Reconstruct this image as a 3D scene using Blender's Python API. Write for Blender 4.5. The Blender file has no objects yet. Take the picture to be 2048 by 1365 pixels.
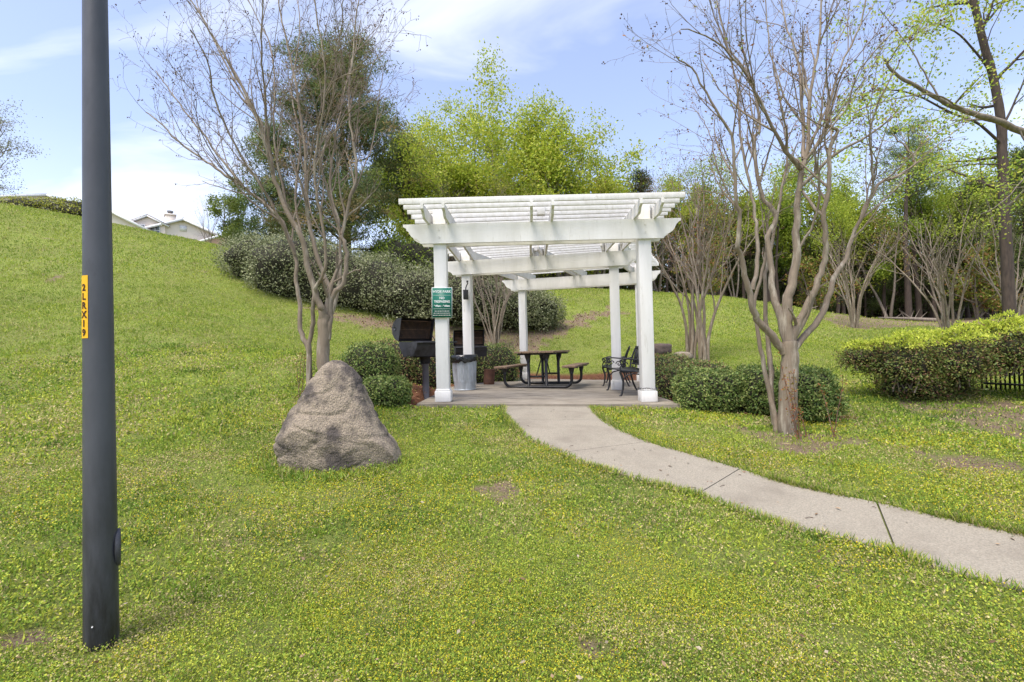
import bpy, math, random
import numpy as np
from mathutils import Vector, Matrix, noise as mnoise

# ------------------------------------------------------------------ camera, sky, sun
scene = bpy.context.scene
COL = scene.collection
EYE = 0.77                      # eye height over the slab of the pergola
F = 1000.0                      # focal length in photo pixels (2048 wide)
PITCH, ROLL = math.radians(1.0), math.radians(-1.4)
RM = Matrix.Rotation(math.radians(90) + PITCH, 3, 'X') @ Matrix.Rotation(ROLL, 3, 'Z')
cam_d = bpy.data.cameras.new('camera'); cam = bpy.data.objects.new('camera', cam_d); COL.objects.link(cam)
cam.matrix_world = Matrix.Translation((0, 0, EYE)) @ RM.to_4x4()
cam_d.sensor_width = 36; cam_d.lens = F / 2048 * 36; cam_d.clip_end = 3000; cam_d.clip_start = 0.05
scene.camera = cam

SUN_EL, SUN_AZ = math.radians(64), math.radians(215)      # azimuth clockwise from +Y
w = bpy.data.worlds.new('World'); scene.world = w; w.use_nodes = True
nt = w.node_tree; nt.nodes.clear()
def N(t, nt_, **k):
    n = nt_.nodes.new(t)
    for a, v in k.items(): setattr(n, a, v)
    return n
out = N('ShaderNodeOutputWorld', nt); bg = N('ShaderNodeBackground', nt)
sky = N('ShaderNodeTexSky', nt, sky_type='NISHITA'); sky.sun_disc = False
sky.sun_elevation = SUN_EL; sky.sun_rotation = SUN_AZ; sky.air_density = 1.0; sky.dust_density = 1.6; sky.ozone_density = 2.2
tc = N('ShaderNodeTexCoord', nt); sep = N('ShaderNodeSeparateXYZ', nt)
nt.links.new(tc.outputs['Generated'], sep.inputs[0])
def M(op, a, b=None, nt_=nt, clamp=False):
    n = N('ShaderNodeMath', nt_, operation=op); n.use_clamp = clamp
    for i, v in enumerate((a, b)):
        if v is None: continue
        if isinstance(v, (int, float)): n.inputs[i].default_value = v
        else: nt_.links.new(v, n.inputs[i])
    return n.outputs[0]
zz = M('MAXIMUM', sep.outputs['Z'], 0.0)
den = M('ADD', zz, 0.22)
cx = M('DIVIDE', sep.outputs['X'], den); cy = M('DIVIDE', sep.outputs['Y'], den)
comb = N('ShaderNodeCombineXYZ', nt); nt.links.new(cx, comb.inputs[0]); nt.links.new(cy, comb.inputs[1])
mp = N('ShaderNodeMapping', nt); mp.inputs['Scale'].default_value = (0.55, 1.5, 1); mp.inputs['Rotation'].default_value = (0, 0, 0.5)
mp.inputs['Location'].default_value = (3.1, 0.6, 0)
nt.links.new(comb.outputs[0], mp.inputs[0])
cn = N('ShaderNodeTexNoise', nt); cn.inputs['Scale'].default_value = 1.25; cn.inputs['Detail'].default_value = 7; cn.inputs['Roughness'].default_value = .52; cn.inputs['Distortion'].default_value = .5
nt.links.new(mp.outputs[0], cn.inputs['Vector'])
cr = N('ShaderNodeMapRange', nt, interpolation_type='SMOOTHSTEP'); cr.inputs['From Min'].default_value = .47; cr.inputs['From Max'].default_value = .72
nt.links.new(cn.outputs[0], cr.inputs[0])
cf = M('MULTIPLY', cr.outputs[0], .85)
haze_f = M('POWER', M('SUBTRACT', 1.0, M('MULTIPLY', zz, 1.35), clamp=True), 3.0)
cf2 = M('MAXIMUM', M('MAXIMUM', cf, .10), M('MULTIPLY', haze_f, .72))
mixc = N('ShaderNodeMix', nt, data_type='RGBA'); nt.links.new(cf2, mixc.inputs['Factor'])
tint = N('ShaderNodeMix', nt, data_type='RGBA', blend_type='MULTIPLY'); tint.inputs['Factor'].default_value = 1
nt.links.new(sky.outputs[0], tint.inputs[6]); tint.inputs[7].default_value = (1.18, 1.04, 1.06, 1)
nt.links.new(tint.outputs[2], mixc.inputs[6]); mixc.inputs[7].default_value = (4.35, 4.5, 4.9, 1)
nt.links.new(mixc.outputs[2], bg.inputs[0]); bg.inputs[1].default_value = 0.1
nt.links.new(bg.outputs[0], out.inputs[0])

sd = bpy.data.lights.new('sun', 'SUN'); so = bpy.data.objects.new('sun', sd); COL.objects.link(so)
sd.energy = 1.5; sd.angle = math.radians(28); sd.color = (1, .95, .86)
dv = Vector((math.sin(SUN_AZ) * math.cos(SUN_EL), math.cos(SUN_AZ) * math.cos(SUN_EL), math.sin(SUN_EL)))
so.rotation_euler = dv.to_track_quat('Z', 'Y').to_euler()
scene.view_settings.view_transform = 'Standard'; scene.view_settings.look = 'None'
scene.view_settings.exposure = 1.6; scene.view_settings.gamma = 1

# ------------------------------------------------------------------ helpers
rnd = np.random.default_rng(7); random.seed(7)
RA = np.array(RM)
def at(px, py, d):
    """world point seen at photo pixel (px,py) at distance d along +Y"""
    v = RA @ np.array([(px - 1024) / F, -(py - 682.5) / F, -1.0]); v = v * (d / v[1])
    return np.array([v[0], v[1], v[2] + EYE])

CT = []
for px, py, d in [(0,1365,1.9),(0,1150,2.7),(0,1000,3.6),(0,800,6),(0,700,8.5),(0,600,12),(0,500,17),(0,407,24),
    (203,1290,2.28),(300,1000,3.7),(300,800,6.2),(300,650,10.5),(300,550,16),(300,469,24),(365,483,24.5),(240,456,24),
    (600,950,4.45),(500,760,7.2),(560,600,17),(430,495,24),(600,522,26),(700,720,9.0),(460,540,19),(850,637,17.8),(800,560,27),
    (1024,1365,2.05),(1024,1150,2.85),(1024,1000,3.85),(1024,900,5.0),(1024,840,6.15),
    (760,820,6.6),(1400,835,6.3),(1150,758,14.3),(1050,700,16.5),(1150,650,20),(1150,577,30),
    (1590,865,5.6),(1500,603,32),(1390,722,14),(1300,650,21),(1500,690,16),(1710,656,22),(1700,760,9.2),(1900,650,24),
    (2048,900,4.5),(2048,1365,2.0),(2048,1170,2.65),(2048,1070,3.1),(1600,1100,3.15),(1830,812,7.0),(2048,632,33),(2048,720,14)]:
    CT.append(tuple(at(px, py, d)))
CT += [(-1.3,6.95,.0),(2.4,6.85,-.125),(.3,6.9,-.035),(-1.2,10.5,-.05),(2.4,10,-.15),(0,13.9,-.1),(3.7,12.5,-.12),(.5,9,-.12),(1.6,11.5,-.12),(-2.3,10,.05),
       (0,-3,-.68),(-6,-3,-.35),(-25,0,5),(-12,3,1.3),(-40,5,8),(-60,45,8.6),(-38,58,8.6),(-28,40,8.1),(0,62,5.2),(0,45,4.9),(45,60,2.6),
       (60,40,2.2),(40,0,-1),(20,5,-.7),(15,-10,-.9),(0,-20,-.9),(-20,-20,1.5),(20,34,2.2),(0,36,4.5)]
CT = np.array(CT)
def _U(r2): return 0.5 * r2 * np.log(r2 + 1e-9)
_n = len(CT); _A = np.zeros((_n + 3, _n + 3))
_d2 = ((CT[:, None, :2] - CT[None, :, :2]) ** 2).sum(-1)
_A[:_n, :_n] = _U(_d2) + np.eye(_n) * .02; _A[:_n, _n] = 1; _A[:_n, _n+1:] = CT[:, :2]; _A[_n, :_n] = 1; _A[_n+1:, :_n] = CT[:, :2].T
_W = np.linalg.solve(_A, np.concatenate([CT[:, 2], [0, 0, 0]]))
def tz(x, y):
    x = np.atleast_1d(np.asarray(x, float)); y = np.atleast_1d(np.asarray(y, float))
    r = np.hypot(x, y); s = np.where(r > 66, 66 / np.maximum(r, 1e-6), 1); x = x * s; y = y * s
    o = np.empty(len(x))
    for i in range(0, len(x), 40000):
        a, b = x[i:i+40000], y[i:i+40000]
        o[i:i+40000] = _U((a[:, None] - CT[:, 0]) ** 2 + (b[:, None] - CT[:, 1]) ** 2) @ _W[:_n] + _W[_n] + _W[_n+1] * a + _W[_n+2] * b
    o += .02 * np.sin(x * 1.3 + np.sin(y)) * np.sin(y * 1.1 + .5) * np.clip((np.hypot(x - .8, y - 10) - 4) / 3, 0, 1)
    return o
def tz1(x, y): return float(tz(x, y)[0])
def hit(px, py, far=90):
    ds = np.concatenate([np.arange(1.2, 12, .05), np.arange(12, far, .25)])
    v = RA @ np.array([(px - 1024) / F, -(py - 682.5) / F, -1.0]); v = v / v[1]
    z = EYE + v[2] * ds; g = tz(v[0] * ds, ds); k = np.where(z <= g)[0]
    if len(k) == 0: d = far
    else:
        k = k[0]; d = ds[k]
        if k > 0:
            a, b = (z - g)[k-1], (z - g)[k]; d = ds[k-1] + (ds[k] - ds[k-1]) * a / (a - b)
    return np.array([v[0] * d, d, tz1(v[0] * d, d)])

# cheap vectorised value noise in 2D/3D
_perm = rnd.random((64, 64, 8))
def vn(p, s):
    p = np.asarray(p, float) * s
    i = np.floor(p).astype(int); f = p - i; f = f * f * (3 - 2 * f)
    if p.shape[1] == 2: i = np.c_[i, np.zeros(len(i), int)]; f = np.c_[f, np.zeros(len(f))]
    r = 0
    for dx in (0, 1):
        for dy in (0, 1):
            for dz in (0, 1):
                wgt = (f[:, 0] if dx else 1 - f[:, 0]) * (f[:, 1] if dy else 1 - f[:, 1]) * (f[:, 2] if dz else 1 - f[:, 2])
                r = r + wgt * _perm[(i[:, 0] + dx) % 64, (i[:, 1] + dy) % 64, (i[:, 2] + dz) % 8]
    return r
def inpoly(P, poly):
    x, y = P[:, 0], P[:, 1]; c = np.zeros(len(P), bool); n = len(poly)
    for i in range(n):
        x1, y1 = poly[i][:2]; x2, y2 = poly[i-1][:2]
        if y1 == y2: continue
        c ^= ((y1 > y) != (y2 > y)) & (x < (x2 - x1) * (y - y1) / (y2 - y1) + x1)
    return c

class MB:
    """collects geometry for ONE mesh object"""
    def __init__(s): s.v = []; s.f = {3: [], 4: []}; s.ng = []; s.c = []; s.n = 0
    def add(s, v, quads=None, tris=None, col=None):
        v = np.asarray(v, float); s.v.append(v)
        if quads is not None and len(quads): s.f[4].append(np.asarray(quads, int) + s.n)
        if tris is not None and len(tris): s.f[3].append(np.asarray(tris, int) + s.n)
        if col is not None:
            col = np.asarray(col, float); col = np.broadcast_to(col, (len(v), 3)); s.c.append(col)
        s.n += len(v)
    def poly(s, v, col=None):
        s.v.append(np.asarray(v, float)); s.ng.append(list(range(s.n, s.n + len(v)))); s.n += len(v)
    def box(s, a, b, rot=0, piv=None, m=None):
        a = np.array(a, float); b = np.array(b, float)
        v = np.array([[x, y, z] for z in (a[2], b[2]) for y in (a[1], b[1]) for x in (a[0], b[0])])
        if m is not None: v = np.array([list(m @ Vector(p)) for p in v])
        s.add(v, [(0,2,3,1),(4,5,7,6),(0,1,5,4),(2,6,7,3),(0,4,6,2),(1,3,7,5)])
    def bar(s, p, q, w, h, up=(0, 0, 1)):
        """a board from p to q, w wide, h high (centred)"""
        p = Vector(p); q = Vector(q); t = (q - p).normalized(); sd_ = t.cross(Vector(up)).normalized(); u = sd_.cross(t)
        v = []
        for c in (p, q):
            for a, b in ((-1,-1),(1,-1),(1,1),(-1,1)): v.append(c + sd_ * (a * w / 2) + u * (b * h / 2))
        s.add([list(x) for x in v], [(0,1,2,3),(7,6,5,4),(0,4,5,1),(1,5,6,2),(2,6,7,3),(3,7,4,0)])
    def tube(s, pts, rad, k=6, caps=True, col=None):
        P = np.asarray(pts, float); n = len(P)
        R = np.broadcast_to(np.asarray(rad, float), (n,))
        T = np.empty_like(P); T[1:-1] = P[2:] - P[:-2] if n > 2 else T[1:-1]; T[0] = P[1] - P[0]; T[-1] = P[-1] - P[-2]
        T /= np.linalg.norm(T, axis=1)[:, None] + 1e-12
        m = np.abs(T).sum(0); ref = np.zeros(3); ref[int(np.argmin(m))] = 1
        A = np.cross(T, ref); A /= np.linalg.norm(A, axis=1)[:, None] + 1e-12; B = np.cross(T, A)
        th = np.arange(k) * 2 * math.pi / k
        V = P[:, None, :] + R[:, None, None] * (np.cos(th)[None, :, None] * A[:, None, :] + np.sin(th)[None, :, None] * B[:, None, :])
        i = np.arange(n - 1)[:, None] * k; j = np.arange(k)[None, :]; j2 = (j + 1) % k
        q = np.stack([i + j, i + j2, i + k + j2, i + k + j], -1).reshape(-1, 4)
        s.add(V.reshape(-1, 3), q, col=col)
        if caps and k > 3:
            s.ng.append([s.n - n * k + a for a in range(k)]); s.ng.append([s.n - 1 - a for a in range(k)])
    def lathe(s, prof, k=24, c=(0, 0, 0)):
        V = []; n = len(prof)
        th = np.arange(k) * 2 * math.pi / k
        for r, z in prof: V.append(np.stack([c[0] + r * np.cos(th), c[1] + r * np.sin(th), np.full(k, c[2] + z)], -1))
        i = np.arange(n - 1)[:, None] * k; j = np.arange(k)[None, :]; j2 = (j + 1) % k
        s.add(np.concatenate(V), np.stack([i + j, i + j2, i + k + j2, i + k + j], -1).reshape(-1, 4))
    def build(s, name, mat, parent=None, smooth=False, bevel=0):
        me = bpy.data.meshes.new(name)
        V = np.concatenate(s.v).astype(np.float32); me.vertices.add(len(V)); me.vertices.foreach_set('co', V.ravel())
        loops = []; starts = []; cur = 0
        for k in (3, 4):
            if s.f[k]:
                q = np.concatenate(s.f[k]); loops.append(q.ravel()); starts.append(cur + np.arange(len(q)) * k); cur += q.size
        for g in s.ng: loops.append(np.array(g)); starts.append(np.array([cur])); cur += len(g)
        L = np.concatenate(loops).astype(np.int32); S = np.concatenate(starts).astype(np.int32)
        me.loops.add(len(L)); me.loops.foreach_set('vertex_index', L); me.polygons.add(len(S)); me.polygons.foreach_set('loop_start', S)
        if smooth: me.polygons.foreach_set('use_smooth', np.ones(len(S), bool))
        if s.c and sum(len(c) for c in s.c) == len(V):
            c = np.concatenate(s.c); a = me.color_attributes.new('col', 'FLOAT_COLOR', 'POINT')
            a.data.foreach_set('color', np.c_[c, np.ones(len(c))].astype(np.float32).ravel())
        me.update(calc_edges=True); me.validate()
        if mat: me.materials.append(mat)
        o = bpy.data.objects.new(name, me); COL.objects.link(o)
        if parent: o.parent = parent
        if bevel:
            b = o.modifiers.new('bevel', 'BEVEL'); b.width = bevel; b.segments = 2; b.limit_method = 'ANGLE'; b.harden_normals = False
        return o
def tag(o, label=None, cat=None, group=None, kind=None):
    if label: o['label'] = label
    if cat: o['category'] = cat
    if group: o['group'] = group
    if kind: o['kind'] = kind
    return o
def empty(name, loc, rz=0, label=None, cat=None, group=None):
    o = bpy.data.objects.new(name, None); COL.objects.link(o); o.location = loc; o.rotation_euler = (0, 0, rz); o.empty_display_size = .2
    return tag(o, label, cat, group)
def copy_tree(o, parent=None):
    c = o.copy(); COL.objects.link(c)
    if parent: c.parent = parent
    for ch in list(o.children): copy_tree(ch, c)
    return c

# ---- materials
def mat(name, c1, c2=None, scale=8, rough=.7, metal=0, bump=0, bscale=None, detail=5, spec=.4, c3=None, s3=1.5, stretch=(1,1,1), t3=(.5,.62)):
    m = bpy.data.materials.new(name); m.use_nodes = True; t = m.node_tree; b = t.nodes['Principled BSDF']
    b.inputs['Roughness'].default_value = rough; b.inputs['Metallic'].default_value = metal; b.inputs['Specular IOR Level'].default_value = spec
    tcn = N('ShaderNodeTexCoord', t); mpn = N('ShaderNodeMapping', t); mpn.inputs['Scale'].default_value = stretch; t.links.new(tcn.outputs['Object'], mpn.inputs[0])
    n = N('ShaderNodeTexNoise', t); n.inputs['Scale'].default_value = scale; n.inputs['Detail'].default_value = detail; n.inputs['Roughness'].default_value = .6; t.links.new(mpn.outputs[0], n.inputs['Vector'])
    r = N('ShaderNodeValToRGB', t); r.color_ramp.elements[0].position = .35; r.color_ramp.elements[1].position = .65
    r.color_ramp.elements[0].color = (*c1, 1); r.color_ramp.elements[1].color = (*(c2 or c1), 1); t.links.new(n.outputs[0], r.inputs[0])
    cur = r.outputs[0]
    if c3:
        n3 = N('ShaderNodeTexNoise', t); n3.inputs['Scale'].default_value = s3; n3.inputs['Detail'].default_value = 6; n3.inputs['Roughness'].default_value = .65; t.links.new(mpn.outputs[0], n3.inputs['Vector'])
        mr = N('ShaderNodeMapRange', t); mr.inputs['From Min'].default_value = t3[0]; mr.inputs['From Max'].default_value = t3[1]; t.links.new(n3.outputs[0], mr.inputs[0])
        mx = N('ShaderNodeMix', t, data_type='RGBA'); t.links.new(mr.outputs[0], mx.inputs['Factor']); t.links.new(cur, mx.inputs[6]); mx.inputs[7].default_value = (*c3, 1); cur = mx.outputs[2]
    t.links.new(cur, b.inputs['Base Color'])
    if bump:
        n2 = N('ShaderNodeTexNoise', t); n2.inputs['Scale'].default_value = bscale or scale * 3; n2.inputs['Detail'].default_value = 6; t.links.new(mpn.outputs[0], n2.inputs['Vector'])
        bp = N('ShaderNodeBump', t); bp.inputs['Strength'].default_value = bump; bp.inputs['Distance'].default_value = .02; t.links.new(n2.outputs[0], bp.inputs['Height']); t.links.new(bp.outputs[0], b.inputs['Normal'])
    return m
def leafmat(name, transl=.35, rough=.5, spec=.3):
    m = bpy.data.materials.new(name); m.use_nodes = True; t = m.node_tree; b = t.nodes['Principled BSDF']; o = t.nodes['Material Output']
    a = N('ShaderNodeAttribute', t); a.attribute_name = 'col'
    t.links.new(a.outputs['Color'], b.inputs['Base Color']); b.inputs['Roughness'].default_value = rough; b.inputs['Specular IOR Level'].default_value = spec
    tr = N('ShaderNodeBsdfTranslucent', t); t.links.new(a.outputs['Color'], tr.inputs[0])
    mx = N('ShaderNodeMixShader', t); mx.inputs[0].default_value = transl; t.links.new(b.outputs[0], mx.inputs[1]); t.links.new(tr.outputs[0], mx.inputs[2]); t.links.new(mx.outputs[0], o.inputs[0])
    return m
LEAF = leafmat('leaf', .45); GLOSSY = leafmat('glossy_leaf', .22, .5, .25); GRASSM = leafmat('grass_blade', .35, .6, .2)
WHITE = mat('white_paint', (.78,.77,.74), (.68,.67,.63), 3, .55, bump=.12, bscale=60, c3=(.50,.48,.42), s3=11, stretch=(1.6,1.6,.25), t3=(.60,.78))
WHITE_B = mat('weathered_white_paint', (.77,.76,.73), (.66,.65,.60), 5, .6, bump=.1, bscale=40, c3=(.42,.40,.34), s3=6, stretch=(3,3,1), t3=(.58,.8))
CONC = mat('concrete', (.31,.275,.215), (.22,.19,.145), 2.2, .9, bump=.25, bscale=160, detail=10, c3=(.12,.10,.075), s3=1.3, stretch=(1,2,1), t3=(.50,.72))
CONC2 = mat('path_concrete', (.335,.30,.233), (.22,.197,.15), 90, .9, bump=.3, bscale=220, detail=5, c3=(.185,.16,.122), s3=1.6, t3=(.48,.74))
POLE = mat('pole_paint', (.088,.092,.106), (.06,.063,.073), 4, .42, bump=.12, bscale=22, c3=(.03,.03,.033), s3=3.5, stretch=(1,1,.4), t3=(.58,.72))
BLACK = mat('black_powder_coat', (.012,.012,.013), (.022,.022,.023), 12, .38, spec=.5)
GRILLM = mat('grill_steel', (.035,.036,.042), (.06,.06,.068), 6, .55, metal=.2, c3=(.02,.018,.016), s3=5)
PEDM = mat('grey_painted_pipe', (.13,.13,.15), (.10,.10,.115), 6, .5)
SOOT = mat('sooty_steel', (.006,.005,.005), (.018,.013,.011), 9, .8)
GRATE = mat('rusty_grate', (.16,.09,.05), (.08,.05,.035), 14, .8)
GALV = mat('galvanised_steel', (.50,.54,.57), (.36,.40,.43), 8, .42, metal=.5, c3=(.22,.22,.22), s3=5, stretch=(2,2,.4), t3=(.52,.75))
BAG = mat('black_plastic_bag', (.008,.008,.009), rough=.22, spec=.6, bump=.5, bscale=30)
RUST = mat('rusty_brown_metal', (.16,.075,.045), (.10,.05,.035), 10, .8, bump=.2)
PLANK = mat('weathered_plank', (.30,.21,.13), (.20,.13,.08), 5, .8, bump=.2, stretch=(8,1,8), c3=(.12,.085,.06), s3=4)
SIGNG = mat('sign_green', (.012,.15,.10), (.014,.16,.11), 3, .5)
SIGNW = mat('sign_white', (.78,.79,.77), rough=.6)
YEL = mat('yellow_tag', (.80,.46,.01), (.76,.42,.01), 20, .5)
INK = mat('dark_ink', (.05,.018,.01), rough=.6)
ROCK = mat('boulder_granite', (.36,.30,.215), (.17,.14,.11), 85, .92, bump=1.0, bscale=70, detail=12, c3=(.085,.072,.062), s3=4.0, t3=(.46,.60), stretch=(1,1,.8))
ROCK2 = mat('brown_block_stone', (.15,.11,.09), (.09,.07,.06), 10, .9, bump=.6)
MYRT = mat('crape_myrtle_bark', (.24,.19,.135), (.15,.117,.083), 5, .75, bump=.25, bscale=14, stretch=(3,3,.5), c3=(.37,.325,.25), s3=5, t3=(.5,.66))
TWIG = mat('twig_bark', (.20,.125,.085), (.13,.08,.055), 8, .8)
TWIGL = mat('pale_twig_bark', (.25,.20,.155), (.18,.14,.108), 8, .8)
BARKD = mat('dark_bark', (.085,.062,.047), (.045,.034,.028), 6, .9, bump=.6, stretch=(3,3,.6))
BARKG = mat('grey_bark', (.25,.21,.165), (.15,.125,.10), 6, .9, bump=.5, stretch=(3,3,.6))
SIDING = mat('cream_siding', (.78,.70,.60), (.75,.67,.57), 2, .7)
TRIM = mat('house_trim', (.78,.78,.76), rough=.6)
SHING = mat('brown_shingles', (.19,.13,.10), (.13,.09,.075), 40, .9)
SHINGG = mat('grey_shingles', (.20,.20,.21), (.15,.15,.16), 40, .9)
BRICKM = mat('tan_brick', (.50,.33,.23), (.42,.27,.19), 30, .85)
GLASS = mat('window_glass', (.16,.19,.22), rough=.15)
CORE = mat('hedge_core_shade', (.035,.03,.018), (.02,.022,.012), 14, .95)  # very dark twig brown: shade inside shrubs and hedges put into the colour

# ------------------------------------------------------------------ layout of the pergola, slab, path
ROWS = [((-1.02, 7.35), (1.97, 7.35)), ((-.90, 10.35), (2.02, 9.72)), ((.31, 13.3), (3.2, 12.45))]
def slabz(x, y): return -.0245 * (x - .45) - .005 * (y - 7.35)
def unit(a): a = np.array(a, float); return a / np.linalg.norm(a)
def outset(i, side, mo, mf=0):
    L, R = map(np.array, ROWS[i]); u = unit(R - L); p = L - u * mo if side == 0 else R + u * mo
    return p + mf * np.array([-u[1], u[0]])
SLAB = [outset(0,0,.34,-.34), outset(0,1,.36,-.42), outset(1,1,.42), outset(2,1,.4,.4), outset(2,0,.4,.4), outset(1,0,.42)]
SLAB = [tuple(p) for p in SLAB]
pathL = [(1007,813),(1006,831),(1030,861),(1056,881),(1103,902),(1171,932),(1244,953),(1309,973),(1394,994),(1463,1020),(1600,1063),(1680,1082),(1793,1110),(1900,1149),(2048,1185),(2300,1262)]
pathR = [(1178,813),(1193,831),(1219,851),(1245,867),(1275,880),(1309,893),(1352,905),(1400,919),(1480,942),(1525,958),(1600,978),(1664,992),(1754,1011),(1860,1035),(2048,1076),(2300,1130)]
PL = [hit(*p)[:2] for p in pathL]; PR = [hit(*p)[:2] for p in pathR]
for _q in range(1, 4): PL.append(PL[-1] + (PL[-1] - PL[-2]) * 1.0); PR.append(PR[-1] + (PR[-1] - PR[-2]) * 1.0)
PL[0] = np.array([PL[0][0], SLAB[0][1] + .0]); PR[0] = np.array([PR[0][0], SLAB[0][1] + .0])
def smooth_line(P, n):
    P = np.array(P); d = np.r_[0, np.cumsum(np.linalg.norm(np.diff(P, axis=0), axis=1))]
    t = np.linspace(0, d[-1], n); return np.c_[np.interp(t, d, P[:, 0]), np.interp(t, d, P[:, 1])]
PATHPOLY = [tuple(p) for p in PL] + [tuple(p) for p in PR[::-1]]

# soil / mulch areas (world xy)
def gp(pts): return [tuple(hit(*p)[:2]) for p in pts]
MULCH = [[(-2.5,7.1),(-1.3,7.0),(-1.2,10.5),(-.1,13.7),(3.6,12.9),(4.2,13.2),(4.0,14.2),(0,15.1),(-1.3,13.2),(-2.7,11.0),(-2.9,8.6)],
         [(2.3,7.2),(3.1,6.5),(4.3,6.3),(4.0,7.6),(3.2,10.6),(4.4,12.9),(3.5,12.6),(2.5,9.9)]]
SOIL = [gp([(600,615),(800,640),(1080,655),(1180,622),(1250,612),(1240,628),(1160,655),(1080,690),(1040,712),(900,702),(800,672),(690,645)]),
        gp([(1450,845),(1600,868),(1700,872),(1715,888),(1625,905),(1560,898),(1480,872)]),
        gp([(1760,800),(2048,800),(2200,850),(2048,885),(1900,850)]),
        gp([(1640,641),(1760,622),(2048,620),(2048,652),(1700,658)]),
        gp([(955,975),(1010,968),(1035,985),(1000,1000)]), gp([(1140,1300),(1190,1290),(1235,1320),(1180,1335)]),
        gp([(0,1270),(60,1250),(90,1270),(40,1290),(0,1290)]), gp([(75,548),(130,555),(125,562),(80,560)]),
        gp([(1800,900),(2048,930),(2048,950),(1880,925)]),
        [(9,33.5),(60,31),(60,80),(-2,80),(0,37)]]
def soilw(P):
    j = np.c_[vn(P, 2.5), vn(P + 31.7, 2.5)] - .5
    Q = P + j * np.minimum(.08 * np.hypot(P[:, 0], P[:, 1]) * .6, 1)[:, None]
    o = np.zeros(len(P))
    for q in SOIL: o[inpoly(Q, q)] = 1
    m = np.zeros(len(P))
    for q in MULCH: m[inpoly(P + j * .12, q)] = 1
    return o, m

# ------------------------------------------------------------------ ground
fa = np.radians(np.linspace(-62, 62, 520)); ba = np.radians(np.linspace(62, 298, 72))[1:-1]
ang = np.r_[fa, ba]; rad_ = np.r_[0.01, np.geomspace(.5, 420, 300)]
gx = rad_[:, None] * np.sin(ang)[None]; gy = rad_[:, None] * np.cos(ang)[None]
gz = tz(gx.ravel(), gy.ravel())
P2 = np.c_[gx.ravel(), gy.ravel()]
sw, mw = soilw(P2)
_c = np.mean(SLAB, 0); _big = [tuple(_c + (np.array(p) - _c) * 1.0 + unit(np.array(p) - _c) * .12) for p in SLAB]
_in = inpoly(P2, _big); gz = np.where(_in, np.minimum(gz, slabz(P2[:, 0], P2[:, 1]) - .05), gz)
na = len(ang); i = np.arange(len(rad_) - 1)[:, None] * na; j = np.arange(na)[None]; j2 = (j + 1) % na
g = MB(); g.add(np.c_[P2, gz], np.stack([i + j, i + na + j, i + na + j2, i + j2], -1).reshape(-1, 4), col=np.c_[sw, mw, np.zeros(len(sw))])
GM = bpy.data.materials.new('lawn'); GM.use_nodes = True; t = GM.node_tree; b = t.nodes['Principled BSDF']; b.inputs['Roughness'].default_value = .95; b.inputs['Specular IOR Level'].default_value = .1
tcn = N('ShaderNodeTexCoord', t)
def gnoise(s, det=6, rgh=.6):
    n = N('ShaderNodeTexNoise', t); n.inputs['Scale'].default_value = s; n.inputs['Detail'].default_value = det; n.inputs['Roughness'].default_value = rgh; t.links.new(tcn.outputs['Object'], n.inputs['Vector']); return n.outputs[0]
def gmix(f, a, bcol):
    mx = N('ShaderNodeMix', t, data_type='RGBA')
    t.links.new(f, mx.inputs['Factor'])
    for k, v in ((6, a), (7, bcol)):
        if isinstance(v, tuple): mx.inputs[k].default_value = (*v, 1)
        else: t.links.new(v, mx.inputs[k])
    return mx.outputs[2]
def gr(s, a, b_):
    mr = N('ShaderNodeMapRange', t); mr.inputs['From Min'].default_value = a; mr.inputs['From Max'].default_value = b_; t.links.new(s, mr.inputs[0]); return mr.outputs[0]
c = gmix(gr(gnoise(130, 9, .85), .40, .60), (.09,.12,.028), (.26,.29,.075))
c = gmix(gr(gnoise(.55), .42, .62), c, gmix(gr(gnoise(150, 8, .85), .42, .58), (.11,.15,.03), (.30,.34,.08)))
c = gmix(gr(gnoise(1.7, 9, .7), .57, .72), c, gmix(gr(gnoise(70, 8, .8), .4, .6), (.17,.14,.07), (.33,.28,.15)))
an = N('ShaderNodeAttribute', t); an.attribute_name = 'col'; sx = N('ShaderNodeSeparateColor', t); t.links.new(an.outputs['Color'], sx.inputs[0])
c = gmix(M('MULTIPLY', sx.outputs[0], gr(gnoise(3, 8, .7), .30, .5), t), c, gmix(gr(gnoise(60, 8), .4, .6), (.13,.09,.06), (.27,.205,.14)))
c = gmix(sx.outputs[1], c, gmix(gr(gnoise(50, 8), .4, .6), (.10,.042,.022), (.23,.11,.06)))
t.links.new(c, b.inputs['Base Color'])
bp = N('ShaderNodeBump', t); bp.inputs['Strength'].default_value = .8; bp.inputs['Distance'].default_value = .04; t.links.new(gnoise(35, 8, .8), bp.inputs['Height']); t.links.new(bp.outputs[0], b.inputs['Normal'])
tag(g.build('ground', GM, smooth=True), kind='structure')

# slab of the pergola
def slab_mesh():
    m = MB(); n = len(SLAB); top = [(x, y, slabz(x, y)) for x, y in SLAB]; bot = [(x, y, slabz(x, y) - .22) for x, y in SLAB]
    m.poly(top); m.poly(bot[::-1])
    for k in range(n):
        k2 = (k + 1) % n; m.poly([bot[k], bot[k2], top[k2], top[k]])
    return m
so_ = slab_mesh().build('patio_slab', CONC, bevel=.012); tag(so_, 'concrete slab floor under the white pergola', kind='structure')

# path in panels with open joints
NP = 150
L_ = smooth_line(PL, NP); R_ = smooth_line(PR, NP)
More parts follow.
